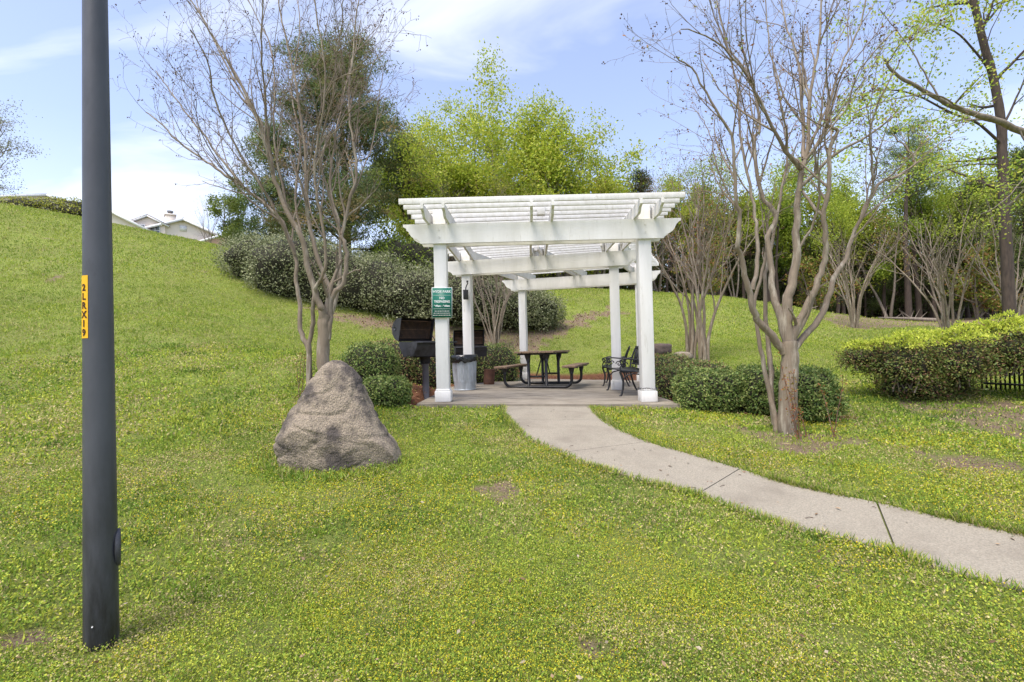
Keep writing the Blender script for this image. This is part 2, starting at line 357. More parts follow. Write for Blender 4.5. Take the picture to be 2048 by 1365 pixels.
# pair the two edges by matching joints
jl = [0, 1.5, 4.3, 8, 12, 15, 18]; jr = [0, 1.7, 4.6, 8, 12, 15, 18]
def on(P, k):
    a = int(k); f = k - a; return np.array(P[a]) if f == 0 else np.array(P[a]) * (1 - f) + np.array(P[a+1]) * f
pm = MB()
for s_ in range(len(jl) - 1):
    n = 26
    lk = np.linspace(jl[s_], jl[s_+1], n); rk = np.linspace(jr[s_], jr[s_+1], n)
    A = np.array([on(PL, k) for k in lk]); B = np.array([on(PR, k) for k in rk])
    g_ = .007 if s_ in (3, 4) else .003
    ta = unit(A[1] - A[0]); tb = unit(B[1] - B[0]); A[0] += ta * g_; B[0] += tb * g_
    ta = unit(A[-1] - A[-2]); tb = unit(B[-1] - B[-2]); A[-1] -= ta * g_; B[-1] -= tb * g_
    K = 9; rows = []
    for a_, b_ in zip(A, B):
        for q in range(K):
            p = a_ + (b_ - a_) * q / (K - 1); rows.append(p)
    rows = np.array(rows); z = tz(rows[:, 0], rows[:, 1]) + .022
    V = np.c_[rows, z]; fade = np.clip((SLAB[0][1] - V[:, 1]) / .8, 0, 1); V[:, 2] = V[:, 2] * fade + (1 - fade) * (np.array([slabz(x, SLAB[0][1]) for x in V[:, 0]]) - .03)
    ii = np.arange(n - 1)[:, None] * K; jj = np.arange(K - 1)[None]
    q = np.stack([ii + jj, ii + jj + 1, ii + K + jj + 1, ii + K + jj], -1).reshape(-1, 4)
    pm.add(V, q)
    # skirts
    edge = [a for a in range(0, n * K, K)] + [(n - 1) * K + a for a in range(1, K)] + [a for a in range((n - 1) * K - 1, 0, -K)] + [a for a in range(K - 2, 0, -1)]
    E = V[edge]; E2 = E - np.array([0, 0, .09]); m_ = len(edge); ar = np.arange(m_)
    pm.add(np.r_[E, E2], np.stack([ar, ar + m_, (ar + 1) % m_ + m_, (ar + 1) % m_], -1))
tag(pm.build('path', CONC2), kind='structure')

# ------------------------------------------------------------------ grass (stuff)
def leaves(mb, P, ax, nr, L, Wd, col, fold=.0):
    """rhombic leaves: P base, ax unit direction, nr unit normal-ish"""
    n = len(P); L = np.broadcast_to(L, (n,))[:, None]; Wd = np.broadcast_to(Wd, (n,))[:, None]
    sdv = np.cross(ax, nr); sdv /= np.linalg.norm(sdv, axis=1)[:, None] + 1e-9
    up = np.cross(sdv, ax)
    V = np.stack([P, P + ax * L * .5 + sdv * Wd / 2 + up * fold * Wd, P + ax * L, P + ax * L * .5 - sdv * Wd / 2 + up * fold * Wd], 1).reshape(-1, 3)
    q = np.arange(n * 4).reshape(-1, 4)
    mb.add(V, q, col=np.repeat(col, 4, 0))
def rdir(n, up=0.0):
    v = rnd.normal(size=(n, 3)); v[:, 2] += up; return v / (np.linalg.norm(v, axis=1)[:, None] + 1e-9)
def pick(cols, n, wts=None, jit=.18):
    c = np.array(cols)[rnd.choice(len(cols), n, p=None if wts is None else np.array(wts) / sum(wts))]
    return c * (1 + rnd.normal(size=(n, 1)) * jit).clip(.4, 1.7)
grass = MB()
G_COL = np.array([(.235,.345,.045), (.385,.445,.06), (.115,.20,.028), (.50,.42,.20), (.48,.50,.06)])
def scatter(r0, r1, dens, kind, h, wd):
    half = math.radians(66)
    n = int(dens * half * (r1 * r1 - r0 * r0))
    r = np.sqrt(rnd.random(n) * (r1 * r1 - r0 * r0) + r0 * r0); a = (rnd.random(n) * 2 - 1) * half
    P = np.c_[r * np.sin(a), r * np.cos(a)]
    keep = ~inpoly(P, SLAB); e = rnd.normal(size=P.shape) * .012; keep &= ~inpoly(P + e, PATHPOLY)
    s_, m_ = soilw(P); keep &= (rnd.random(n) > s_ * .82) & (rnd.random(n) > m_ * .985)
    dry = vn(P, 1.7) * .6 + vn(P, 5.1) * .4; bare = vn(P + 9, 2.3) * .5 + vn(P + 3, 7) * .5
    keep &= rnd.random(n) > np.clip((bare - .60) * 7, 0, .55) * (r < 12)
    P = P[keep]; r = r[keep]; dry = dry[keep]; n = len(P)
    z = tz(P[:, 0], P[:, 1]); P3 = np.c_[P, z]
    lush = vn(P + 50, .8) * .5 + vn(P + 70, 3.3) * .5
    dk = np.clip((vn(P + 61, 1.1) - .5) * 4, 0, 1.6)
    w = np.stack([.9 + lush * .8, .5 + lush, .45 + dk * 1.6 - lush * .3, np.clip((dry - .36) * 6.5, .25, 3.6), np.clip((lush - .4) * 3.5, .1, 2)], 1)
    cw = np.cumsum(w, 1); u = rnd.random(n) * cw[:, -1]; ci = (u[:, None] > cw).sum(1).clip(0, 4)
    col = G_COL[ci] * (1 + rnd.normal(size=(n, 1)) * (.22 if r0 < 10 else .13)).clip(.45, 1.6)
    if r0 > 10: col = col * .55 + np.array([.295, .37, .06]) * .45
    clump = (.55 + .9 * vn(P + 5, 4.5) * vn(P + 15, 11) * 2) * (.75 + .5 * vn(P + 8, 1.3))
    if kind == 'blade':
        ax = rdir(n, 1.5); nr = rdir(n, .0); leaves(grass, P3 - ax * .004, ax, nr, h * (.5 + rnd.random(n)) * clump, wd * (.6 + .8 * rnd.random(n)), col)
    else:
        lift = (rnd.random(n) ** 1.3) * h * clump; P3[:, 2] += lift; ax = rdir(n, .15); nr = rdir(n, 2.2)
        leaves(grass, P3, ax, nr, wd * (.6 + .8 * rnd.random(n)), wd * (.5 + .6 * rnd.random(n)), col)
def flowers(r0, r1, dens, sz, h):
    half = math.radians(66); n = int(dens * half * (r1 * r1 - r0 * r0))
    r = np.sqrt(rnd.random(n) * (r1 * r1 - r0 * r0) + r0 * r0); a = (rnd.random(n) * 2 - 1) * half; P = np.c_[r * np.sin(a), r * np.cos(a)]
    f = vn(P + 23, .9) * .45 + vn(P + 77, 2.6) * .55; side = np.clip(1.1 - np.abs(P[:, 0] - .8) / 7, .1, 1)
    k = (rnd.random(n) < np.clip((f - .47) * 7.0, .02, 1) * side) & ~inpoly(P, PATHPOLY) & ~inpoly(P, SLAB); s_, m_ = soilw(P); k &= (s_ + m_) < .5; P = P[k]; n = len(P)
    P3 = np.c_[P, tz(P[:, 0], P[:, 1]) + h * (.4 + .6 * rnd.random(n))]
    leaves(grass, P3, rdir(n, .2), rdir(n, 2), sz, sz * .8, pick([(.66,.55,.02), (.50,.50,.03), (.60,.42,.02), (.42,.46,.04)], n))
scatter(1.0, 3.2, 24000, 'clover', .034, .0095); scatter(1.0, 3.2, 3000, 'blade', .034, .0035)
scatter(3.2, 6.0, 7500, 'clover', .037, .014); scatter(3.2, 6.0, 2400, 'blade', .038, .006)
scatter(6.0, 11, 1800, 'clover', .035, .024); scatter(6.0, 11, 1500, 'blade', .042, .011)
scatter(11, 20, 1000, 'blade', .05, .016); scatter(20, 34, 260, 'blade', .07, .03)
flowers(1.0, 3.4, 7500, .0065, .045); flowers(3.4, 7, 3200, .010, .05)
for k in range(420):                     # longer darker tufts scattered over the lawn
    a = (rnd.random() * 2 - 1) * .95; q = 2.0 + 10 * rnd.random() ** 1.1; c_ = np.array([q * math.sin(a), q * math.cos(a)]); nb = int(70 + 60 * rnd.random()); sz_ = .05 + .10 * rnd.random()
    Q = c_ + rnd.normal(size=(nb, 2)) * sz_ * np.array([1.5, .8]); ok_ = ~inpoly(Q, PATHPOLY) & ~inpoly(Q, SLAB); ok_ &= soilw(Q)[1] < .5; Q = Q[ok_]; nb = len(Q)
    if nb: leaves(grass, np.c_[Q, tz(Q[:, 0], Q[:, 1])], rdir(nb, 1.3), rdir(nb), (.028 + .034 * rnd.random(nb)), .004 + .0012 * q, G_COL[[0, 2, 1][k % 3]] * (1 + rnd.normal(size=(nb, 1)) * .15))
n = 520; a = (rnd.random(n) * 2 - 1) * .9; q = 1.6 + 9 * rnd.random(n) ** 1.3; Q = np.c_[q * np.sin(a), q * np.cos(a)]      # fallen dead leaves in the grass
Q = Q[~inpoly(Q, PATHPOLY)]; n = len(Q); leaves(grass, np.c_[Q, tz(Q[:, 0], Q[:, 1]) + .03], rdir(n) * [1, 1, .4], rdir(n, 2), .02 + .03 * rnd.random(n), .016, pick([(.34,.23,.14), (.22,.13,.08), (.48,.40,.30)], n))
def edge_tufts(line, other, n):
    L1 = smooth_line(line, 480)[:400]; k = rnd.integers(1, len(L1) - 1, size=n); T = L1[k + 1] - L1[k - 1]; T /= np.linalg.norm(T, axis=1)[:, None]
    nr_ = np.c_[-T[:, 1], T[:, 0]]; sg_ = np.sign(((np.array(other)[3] - L1[60]) @ np.array([-(L1[61] - L1[59])[1], (L1[61] - L1[59])[0]])))
    den = vn(L1[k], 3.0); keep = rnd.random(n) < np.clip((den - .25) * 2, .15, 1); off = rnd.normal(size=n) * .016 - .012
    P = (L1[k] + nr_ * sg_ * off[:, None])[keep]; m_ = len(P); ax = np.c_[nr_[keep] * sg_ * rnd.random((m_, 1)) * 1.2 + rnd.normal(size=(m_, 2)) * .5, .7 + .6 * rnd.random(m_)]; ax /= np.linalg.norm(ax, axis=1)[:, None]
    leaves(grass, np.c_[P, tz(P[:, 0], P[:, 1])], ax, rdir(m_), .035 + .055 * rnd.random(m_), .006, pick(G_COL[[0, 1, 2, 3]], m_))
edge_tufts(PL, PR, 16000); edge_tufts(PR, PL, 16000)
tag(grass.build('grass', GRASSM), 'short clover and grass of the lawn dotted with tiny yellow flowers', kind='stuff')

# taller weeds round the boulder, wood chips in the mulch
def weed_ring(cx_, cy_, rx, ry, n, h, spread=.12, a0=0, a1=2 * math.pi):
    a = a0 + rnd.random(n) * (a1 - a0); k = 1 + rnd.normal(size=n) * spread
    x = cx_ + rx * k * np.cos(a); y = cy_ + ry * k * np.sin(a); P = np.c_[x, y, tz(x, y)]
    return P
chips = MB()
for q in MULCH:
    q_ = np.array(q); n = 9000; P = rnd.random((n, 2)) * (q_.max(0) - q_.min(0)) + q_.min(0); P = P[inpoly(P, q) & ~inpoly(P, SLAB)]; n = len(P)
    P3 = np.c_[P, tz(P[:, 0], P[:, 1]) + .008 + .012 * rnd.random(n)]
    leaves(chips, P3, rdir(n, .0) * np.array([1, 1, .35]), rdir(n, 2), .04 + .035 * rnd.random(n), .014, pick([(.20,.09,.045), (.11,.05,.03), (.32,.19,.11)], n))
n = 14000
P = rnd.random((n, 2)) * np.array([16, 14]) + np.array([-9, 14]); s_, m_ = soilw(P); P = P[s_ > .5]; n = len(P)
leaves(chips, np.c_[P, tz(P[:, 0], P[:, 1]) + .02], rdir(n, .0), rdir(n, 2), .1, .035, pick([(.17,.09,.055), (.10,.06,.04), (.26,.18,.11)], n))
tag(chips.build('mulch', leafmat('mulch_chip', 0, .9, .1)), 'red brown bark mulch and fallen leaves around the slab and under the shrubs', kind='stuff')

lt = MB()
for k in range(60):
    f = rnd.random() ** 1.0; i_ = rnd.integers(2, 140); p = L_[i_] * f + R_[i_] * (1 - f); z = tz1(*p) + .028
    if rnd.random() < .35: a = rnd.random() * 6.28; l = .02 + .05 * rnd.random(); lt.tube([(p[0], p[1], z), (p[0] + l * .5 * math.cos(a), p[1] + l * .5 * math.sin(a) + .005, z + .004), (p[0] + l * math.cos(a), p[1] + l * math.sin(a), z)], .002, 4, col=(.10,.06,.04))
    else: leaves(lt, np.array([[p[0], p[1], z + .003]]), rdir(1) * [1, 1, .15], rdir(1, 4), .025 + .03 * rnd.random(), .015, pick([(.22,.11,.06), (.30,.2,.11), (.12,.08,.05)], 1))
tag(lt.build('leaf_litter', leafmat('dry_leaf', 0, .8, .2)), 'dry leaves and twigs scattered on the concrete path', kind='stuff')

# ------------------------------------------------------------------ pergola
perg = empty('pergola', (0, 0, 0), 0, 'white wooden pergola with three beams and slatted roof over the concrete slab', 'pergola')
BZ0, BH = 2.336, .285
pc = [ (np.array(a) + np.array(b)) / 2 for a, b in ROWS]
for ri, (L, R) in enumerate(ROWS):
    u = unit(np.array(R) - np.array(L)); a = math.atan2(u[1], u[0]); nrm = np.array([-u[1], u[0]])
    for p in (L, R):
        m = MB(); z0 = slabz(*p); mt = Matrix.Translation((p[0], p[1], 0)) @ Matrix.Rotation(a, 4, 'Z')
        m.box((-.092, -.092, z0), (.092, .092, BZ0 + BH + .27), m=mt)
        po = m.build('post', WHITE, perg, bevel=.006)
        m = MB(); m.box((-.115, -.115, z0 + .003), (.115, .115, z0 + .16), m=mt); m.box((-.103, -.103, z0 + .16), (.103, .103, z0 + .185), m=mt); m.build('base_trim', WHITE, po, bevel=.006)
    # two shaped boards per beam, either side of the posts
    ov = .52; ln = float(np.linalg.norm(np.array(R) - np.array(L)))
    prof = [(-ov, BH)]
    for q in range(0, 7):                       # ogee end
        tt = q / 6; prof.append((-ov + .04 + .02 * tt, BH - .03 - .03 * tt)) if q == 0 else None
    S = [(-ov, BH), (-ov, BH-.035), (-ov+.03, BH-.05), (-ov+.07, BH-.09), (-ov+.09, BH-.135), (-ov+.115, BH-.175), (-ov+.155, BH-.205), (-ov+.20, BH-.225), (-ov+.235, BH-.25), (-ov+.25, BH-.275), (-ov+.25, 0)]
    full = S + [(ln - x, z) for x, z in S[::-1]]
    for sgn in (-1, 1):
        m = MB(); fr = []; bk = []
        for x, z in full:
            b0 = np.array(L) + u * x + nrm * sgn * .094; b1 = np.array(L) + u * x + nrm * sgn * .134
            fr.append((*b0, BZ0 + z)); bk.append((*b1, BZ0 + z))
        m.poly(fr); m.poly(bk[::-1])
        for k in range(len(full)):
            k2 = (k + 1) % len(full); m.poly([bk[k], bk[k2], fr[k2], fr[k]])
        m.build('beam', WHITE, perg, bevel=.003)
    for p in (L, R):          # bolt heads on the beam face
        for dz in (.09, .2):
            m = MB(); c_ = np.array(p) - nrm * .135; m.tube([(*c_, BZ0 + dz), (*(c_ - nrm * .008), BZ0 + dz)], .011, 8); m.build('bolt', WHITE_B, perg)
RZ0 = BZ0 + BH + .003; RH = .17
def row_pt(i, f): L, R = map(np.array, ROWS[i]); return L + (R - L) * f
for f in (0, .5, 1):
    P_ = [row_pt(k, f) for k in range(3)]
    d0 = unit(P_[1] - P_[0]); d1 = unit(P_[2] - P_[1])
    for s_ in (-1, 1):
        for bay, (a_, b_, dd) in enumerate(((P_[0] - d0 * .56, P_[1] + d0 * .22, d0), (P_[1] - d1 * .2, P_[2] + d1 * .5, d1))):
            off = np.array([dd[1], -dd[0]]) * s_ * (.125 + .021 - bay * .042)
            if bay == 1: off = np.array([dd[1], -dd[0]]) * s_ * .082 if f == .5 else np.array([dd[1], -dd[0]]) * s_ * .19
            m = MB(); a3 = a_ + off; b3 = b_ + off
            zc = RZ0 + RH / 2; p0 = a3 + dd * .16
            sd2 = np.array([dd[1], -dd[0]]) * .019
            pr = [(0, RH), (0, RH * .62), (.03, RH * .5), (.07, RH * .42), (.12, RH * .1), (.15, 0)]
            ln2 = float(np.linalg.norm(b3 - a3)); pr2 = pr + [(ln2 - x, z) for x, z in pr[::-1]]
            f1 = [(*(a3 + dd * x - sd2), RZ0 + z) for x, z in pr2]; f2 = [(*(a3 + dd * x + sd2), RZ0 + z) for x, z in pr2]
            m.poly(f1[::-1]); m.poly(f2)
            for k in range(len(pr2)): k2 = (k + 1) % len(pr2); m.poly([f1[k], f1[k2], f2[k2], f2[k]])
            m.build('rafter', WHITE_B, perg, bevel=.003)
    if f == .5:
        for k in range(3):
            L, R = map(np.array, ROWS[k]); u = unit(R - L); a = math.atan2(u[1], u[0]); m = MB()
            m.box((-.06, -.06, RZ0 + RH - .05), (.06, .06, RZ0 + RH + .115), m=Matrix.Translation((*P_[k], 0)) @ Matrix.Rotation(a, 4, 'Z')); m.build('spacer_block', WHITE, perg, bevel=.004)
# slats fan round the bend
SZ = RZ0 + RH + .003
def slat_line(s):
    """s in metres along the centre line, 0 at the first row"""
    l0 = np.linalg.norm(pc[1] - pc[0]); l1 = np.linalg.norm(pc[2] - pc[1])
    def rowdir(i): L, R = map(np.array, ROWS[i]); return unit(R - L)
    if s < 0: c = pc[0] + unit(pc[1] - pc[0]) * s; u = rowdir(0)
    elif s < l0: t_ = s / l0; c = pc[0] + (pc[1] - pc[0]) * t_; u = unit(rowdir(0) * (1 - t_) + rowdir(1) * t_)
    else: t_ = (s - l0) / l1; c = pc[1] + (pc[2] - pc[1]) * t_; u = unit(rowdir(1) * (1 - min(t_, 1)) + rowdir(2) * min(t_, 1))
    return c, u
s = -.52; total = np.linalg.norm(pc[1] - pc[0]) + np.linalg.norm(pc[2] - pc[1]) + .5
while s < total:
    c, u = slat_line(s); h = 1.5 + .47 + rnd.normal() * .006
    m = MB(); tw = rnd.normal() * .002
    m.bar((*(c - u * h), SZ + .04 + tw), (*(c + u * h), SZ + .04 - tw), .036, .08); m.build('slat', WHITE_B, perg, bevel=.003); s += .243

# sign on the front left post
def text_mesh(txt, size, mat_, parent, name, mtx, spacing=1.0, depth=.0015, bold=.0, align='CENTER', xs=1.0):
    cu = bpy.data.curves.new(name, 'FONT'); cu.body = txt; cu.size = size; cu.align_x = align; cu.align_y = 'CENTER'; cu.extrude = depth; cu.offset = bold; cu.space_character = spacing
    to = bpy.data.objects.new(name, cu); COL.objects.link(to)
    dg = bpy.context.evaluated_depsgraph_get(); me = bpy.data.meshes.new_from_object(to.evaluated_get(dg)); bpy.data.objects.remove(to)
    me.transform(Matrix.Diagonal((xs, 1, 1, 1))); me.transform(mtx); me.materials.clear(); me.materials.append(mat_)
    o = bpy.data.objects.new(name, me); COL.objects.link(o); o.parent = parent; return o
sp = at(884, 606, 7.23)
sg = empty('park_sign', tuple(sp), 0, 'green rectangular HYDE PARK no trespassing sign on the front left pergola post', 'sign')
sg.rotation_euler = (0, math.radians(1.2), 0)
m = MB(); m.box((-.148, -.004, -.222), (.148, .0, .222)); m.build('border', SIGNW, sg)
m = MB(); m.box((-.141, -.0062, -.215), (.141, -.0045, .215)); m.build('face', SIGNG, sg)
def smat(x, z): return Matrix.Translation((x, -.0070, z)) @ Matrix.Rotation(math.radians(90), 4, 'X')
for txt, z, sz, xs in (('HYDE PARK', .160, .050, .98), ('NO', .066, .046, 1.0), ('TRESPASSING', .016, .046, .83), ('9:00pm - 9:00am', -.046, .034, 1.0)):
    text_mesh(txt, sz, SIGNW, sg, 'lettering', smat(0, z), bold=.0012, xs=xs, depth=.0006)
m = MB()
for z in (.108, -.088): m.box((-.125, -.0075, z - .0015), (.125, -.0066, z + .0015))
for r_, (z, hw) in enumerate(((-.122, .105), (-.152, .12), (-.182, .128))):
    x = -hw
    while x < hw:
        wd = random.choice((.012, .02, .03)); m.box((x, -.0075, z - .0035), (min(x + wd, hw), -.0066, z + .0035)); x += wd + .006
m.build('fine_print', SIGNW, sg)

# black lantern on the middle left post
lp = at(932, 590, 10.2); la = empty('wall_lantern', tuple(lp), 0, 'small black box lantern on a curved hook, middle left pergola post', 'lantern')
m = MB(); m.box((-.05, -.09, -.1), (.05, .0, .08)); m.box((-.055, -.095, .08), (.055, .0, .092)); m.build('housing', BLACK, la, bevel=.006)
m = MB(); m.tube([(0, -.045, .09), (.005, -.05, .14), (.025, -.05, .19), (.045, -.035, .225), (.04, .0, .235)], .012, 8); m.tube([(.035, -.03, .245), (.035, -.03, .285)], .02, 8); m.build('hook', BLACK, la)

# chain on the front right post
m = MB(); cz = slabz(1.97, 7.35) + .195
for k in range(26):
    a = k / 26 * 4; s_ = int(a); fr = a - s_; q = [(-1,-1),(1,-1),(1,1),(-1,1),(-1,-1)]
    x = (q[s_][0] * (1 - fr) + q[s_+1][0] * fr) * .112; y = (q[s_][1] * (1 - fr) + q[s_+1][1] * fr) * .112
    th = np.linspace(0, 2 * math.pi, 9); dx, dy = (1, 0) if s_ % 2 == 0 else (0, 1); zr = .6 if k % 2 else 1
    m.tube([(1.97 + x + .019 * math.cos(t_) * dx + (.006 * math.sin(t_) * dy), 7.35 + y + .019 * math.cos(t_) * dy + .006 * math.sin(t_) * dx, cz + .009 * math.sin(t_) * zr + .008 * math.sin(k * .8)) for t_ in th], .003, 5, caps=False)
tag(m.build('chain', GRILLM), 'thin grey chain wrapped round the foot of the front right pergola post', 'chain')

# ------------------------------------------------------------------ lamp pole with the yellow tag
pb = hit(203, 1290); PD = pb[1]
pole = empty('lamp_pole', tuple(pb), 0, 'tall dark grey tapered pole in the lawn with a yellow number tag', 'pole')
top = at(191, 0, PD); hgt = 5.2
m = MB(); r0 = .0288 * PD; r1 = .0205 * PD; ht = top[2] - pb[2]
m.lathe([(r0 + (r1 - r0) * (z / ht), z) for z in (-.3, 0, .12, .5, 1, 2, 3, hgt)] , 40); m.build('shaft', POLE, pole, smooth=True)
m = MB(); hz = at(243, 1100, PD)[2] - pb[2]; rr = r0 + (r1 - r0) * hz / ht
for k in range(1): m.lathe([(0, 0), (1, 0), (1, .8), (.9, 1), (0, 1)], 20)
hv = np.concatenate(m.v); m = MB()
V = np.c_[rr - .012 + hv[:, 2] * .022, hv[:, 0] * .05, hz + hv[:, 1] * .085]
ang_ = math.atan2(-pb[1], -pb[0]) + math.radians(88); Rz = np.array([[math.cos(ang_), -math.sin(ang_), 0], [math.sin(ang_), math.cos(ang_), 0], [0, 0, 1]])
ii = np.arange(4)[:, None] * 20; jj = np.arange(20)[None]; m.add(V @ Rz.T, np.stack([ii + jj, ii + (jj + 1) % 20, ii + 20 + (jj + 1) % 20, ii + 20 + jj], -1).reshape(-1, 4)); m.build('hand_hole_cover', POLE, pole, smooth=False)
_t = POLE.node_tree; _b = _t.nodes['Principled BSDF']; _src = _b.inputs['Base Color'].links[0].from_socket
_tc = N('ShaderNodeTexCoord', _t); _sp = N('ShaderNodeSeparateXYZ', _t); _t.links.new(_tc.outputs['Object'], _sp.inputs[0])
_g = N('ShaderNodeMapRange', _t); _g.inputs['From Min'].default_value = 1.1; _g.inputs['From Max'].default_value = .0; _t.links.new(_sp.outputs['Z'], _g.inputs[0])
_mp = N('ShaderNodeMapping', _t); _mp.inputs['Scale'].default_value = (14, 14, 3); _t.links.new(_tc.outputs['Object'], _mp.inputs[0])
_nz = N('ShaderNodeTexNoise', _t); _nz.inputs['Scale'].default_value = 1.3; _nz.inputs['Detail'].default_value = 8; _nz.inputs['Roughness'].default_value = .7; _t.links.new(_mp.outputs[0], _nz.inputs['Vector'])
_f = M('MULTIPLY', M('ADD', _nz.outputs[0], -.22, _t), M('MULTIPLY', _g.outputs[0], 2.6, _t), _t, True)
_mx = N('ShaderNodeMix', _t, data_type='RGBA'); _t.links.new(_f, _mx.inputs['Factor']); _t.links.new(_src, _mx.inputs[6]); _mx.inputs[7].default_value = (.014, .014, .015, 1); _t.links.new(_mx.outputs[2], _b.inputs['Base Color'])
va_ = math.atan2(-pb[1], -pb[0])
for (aa_, z_, rr_) in ((-28, .115, .0035),):
    m = MB(); a_ = va_ + math.radians(aa_); R1 = r0 + (r1 - r0) * z_ / ht; m.tube([((R1 - .002) * math.cos(a_), (R1 - .002) * math.sin(a_), z_), ((R1 + .003) * math.cos(a_), (R1 + .003) * math.sin(a_), z_)], rr_, 8); m.build('screw', TRIM, pole)
# tag: curved strip, facing front left
tz0 = at(172, 678, PD)[2] - pb[2]; tz1_ = at(172, 555, PD)[2] - pb[2]
def radz(z): return r0 + (r1 - r0) * z / ht
a0, a1 = math.radians(180 + 19), math.radians(180 + 59)
view_a = math.atan2(-pb[1], -pb[0])                 # direction towards the camera from the pole
a_l = view_a - math.radians(84); a_r = view_a - math.radians(38)
m = MB(); nA, nZ = 8, 6; V = []
for z in np.linspace(tz0, tz1_, nZ):
    for a in np.linspace(a_l, a_r, nA): V.append(((radz(z) + .0015) * math.cos(a), (radz(z) + .0015) * math.sin(a), z))
ii = np.arange(nZ - 1)[:, None] * nA; jj = np.arange(nA - 1)[None]; m.add(V, np.stack([ii + jj, ii + jj + 1, ii + nA + jj + 1, ii + nA + jj], -1).reshape(-1, 4)); tg = m.build('number_tag', YEL, pole, smooth=True)
am = (a_l + a_r) / 2 + math.radians(3); zs = np.linspace(tz1_ - .056, tz0 + .024, 6)
for ch, z in zip('2LRX19', zs):
    cu = bpy.data.curves.new('lettering', 'FONT'); cu.body = ch; cu.size = .042; cu.align_x = 'CENTER'; cu.align_y = 'CENTER'; cu.offset = .0014; cu.extrude = .0003
    to = bpy.data.objects.new('tmp', cu); COL.objects.link(to); dg = bpy.context.evaluated_depsgraph_get(); me = bpy.data.meshes.new_from_object(to.evaluated_get(dg)); bpy.data.objects.remove(to)
    vv = np.empty(len(me.vertices) * 3); me.vertices.foreach_get('co', vv); vv = vv.reshape(-1, 3); R__ = radz(z) + .0028
    aa = am + vv[:, 0] * 1.0 / R__; vv2 = np.c_[(R__ + vv[:, 2]) * np.cos(aa), (R__ + vv[:, 2]) * np.sin(aa), z + vv[:, 1]]
    me.vertices.foreach_set('co', vv2.ravel()); me.materials.clear(); me.materials.append(INK); o = bpy.data.objects.new('lettering', me); COL.objects.link(o); o.parent = tg
# ------------------------------------------------------------------ boulder
bb = hit(672, 948); bd = bb[1] + .25
lev = [(722,655,668),(727,644,680),(737,632,694),(760,616,712),(800,592,728),(840,571,748),(870,556,768),(895,549,786),(915,547,797),(925,549,801),(945,556,792),(975,575,775)]
prof = [(at(l, y, bd), at(r, y, bd)) for y, l, r in lev]
m = MB(); K = 160; NL = 110; V = []
zs = np.array([p[0][2] for p in prof]); xl = np.array([p[0][0] for p in prof]); xr = np.array([p[1][0] for p in prof])
zz_ = np.linspace(zs[0], zs[-1], NL)
for z in zz_:
    l = np.interp(-z, -zs, xl); r = np.interp(-z, -zs, xr); cx_ = (l + r) / 2; hw = (r - l) / 2; dy = .6 * hw + .05
    th = np.arange(K) * 2 * math.pi / K
    c_ = np.cos(th); s_ = np.sin(th); rr_ = 1 / (np.abs(c_) ** 2.5 + np.abs(s_) ** 2.5) ** (1 / 2.5)
    V.append(np.c_[cx_ + hw * c_ * rr_, bd + .1 * (zs[0] - z) * 0 + dy * s_ * rr_ + (z - zs[-1]) * .12, np.full(K, z)])
V = np.concatenate(V); c3d = np.array([(xl[6] + xr[6]) / 2, bd, (zs[0] + zs[-1]) / 2]); Sx = np.array([.58, .42, .55])
RB = np.random.default_rng(12); U = (V - c3d) / Sx
for k in range(13):                     # flat broken faces
    nrm_ = unit(np.array([RB.normal() * .55, -abs(RB.normal()) * .9 - .35, RB.normal() * .45])); pr_ = U @ nrm_; lim = np.quantile(pr_, .965 - .04 * RB.random()); U -= np.clip(pr_ - lim, 0, 9)[:, None] * nrm_ * .8
V = c3d + U * Sx
nz1 = np.array([mnoise.fractal(Vector(v) * 5, .7, 2.2, 6) for v in V]) * .018 - np.array([max(0, .12 - abs(mnoise.noise(Vector(v) * Vector((2.2, 2.2, 4.5)) + Vector((4, 9, 2))))) for v in V]) * .12
dr = V - c3d; dr[:, 2] *= .4; dr /= np.linalg.norm(dr, axis=1)[:, None] + 1e-6; V += dr * nz1[:, None]
ii = np.arange(NL - 1)[:, None] * K; jj = np.arange(K)[None]
m.add(V, np.stack([ii + jj, ii + K + jj, ii + K + (jj + 1) % K, ii + (jj + 1) % K], -1).reshape(-1, 4)); m.ng.append(list(range(K)))
tag(m.build('boulder', ROCK, smooth=True), 'big pointed grey granite boulder on the lawn in front of the left bare tree', 'boulder')
wd_ = MB(); n = 420; P = weed_ring((prof[7][0][0] + prof[7][1][0]) / 2, bd, .60, .42, n, .1, .10, math.pi * .95, math.pi * 2.05)
for _ in range(2):
    P[:, :2] += rnd.normal(size=(n, 2)) * .03; P[:, 2] = tz(P[:, 0], P[:, 1])
    leaves(wd_, P, rdir(n, 1.3), rdir(n), .04 + .08 * rnd.random(n), .012, pick([(.22,.33,.05), (.30,.38,.06), (.16,.26,.04), (.40,.38,.15)], n))
lf = P[rnd.random(n) < .8]; k_ = len(lf); lf[:, 2] += rnd.random(k_) * .09
leaves(wd_, lf, rdir(k_, .3), rdir(k_, 1), .022, .016, pick([(.20,.31,.05), (.32,.40,.08)], k_))
tag(wd_.build('weeds', GRASSM), 'taller green weeds growing along the foot of the big boulder', 'weeds', kind='stuff')

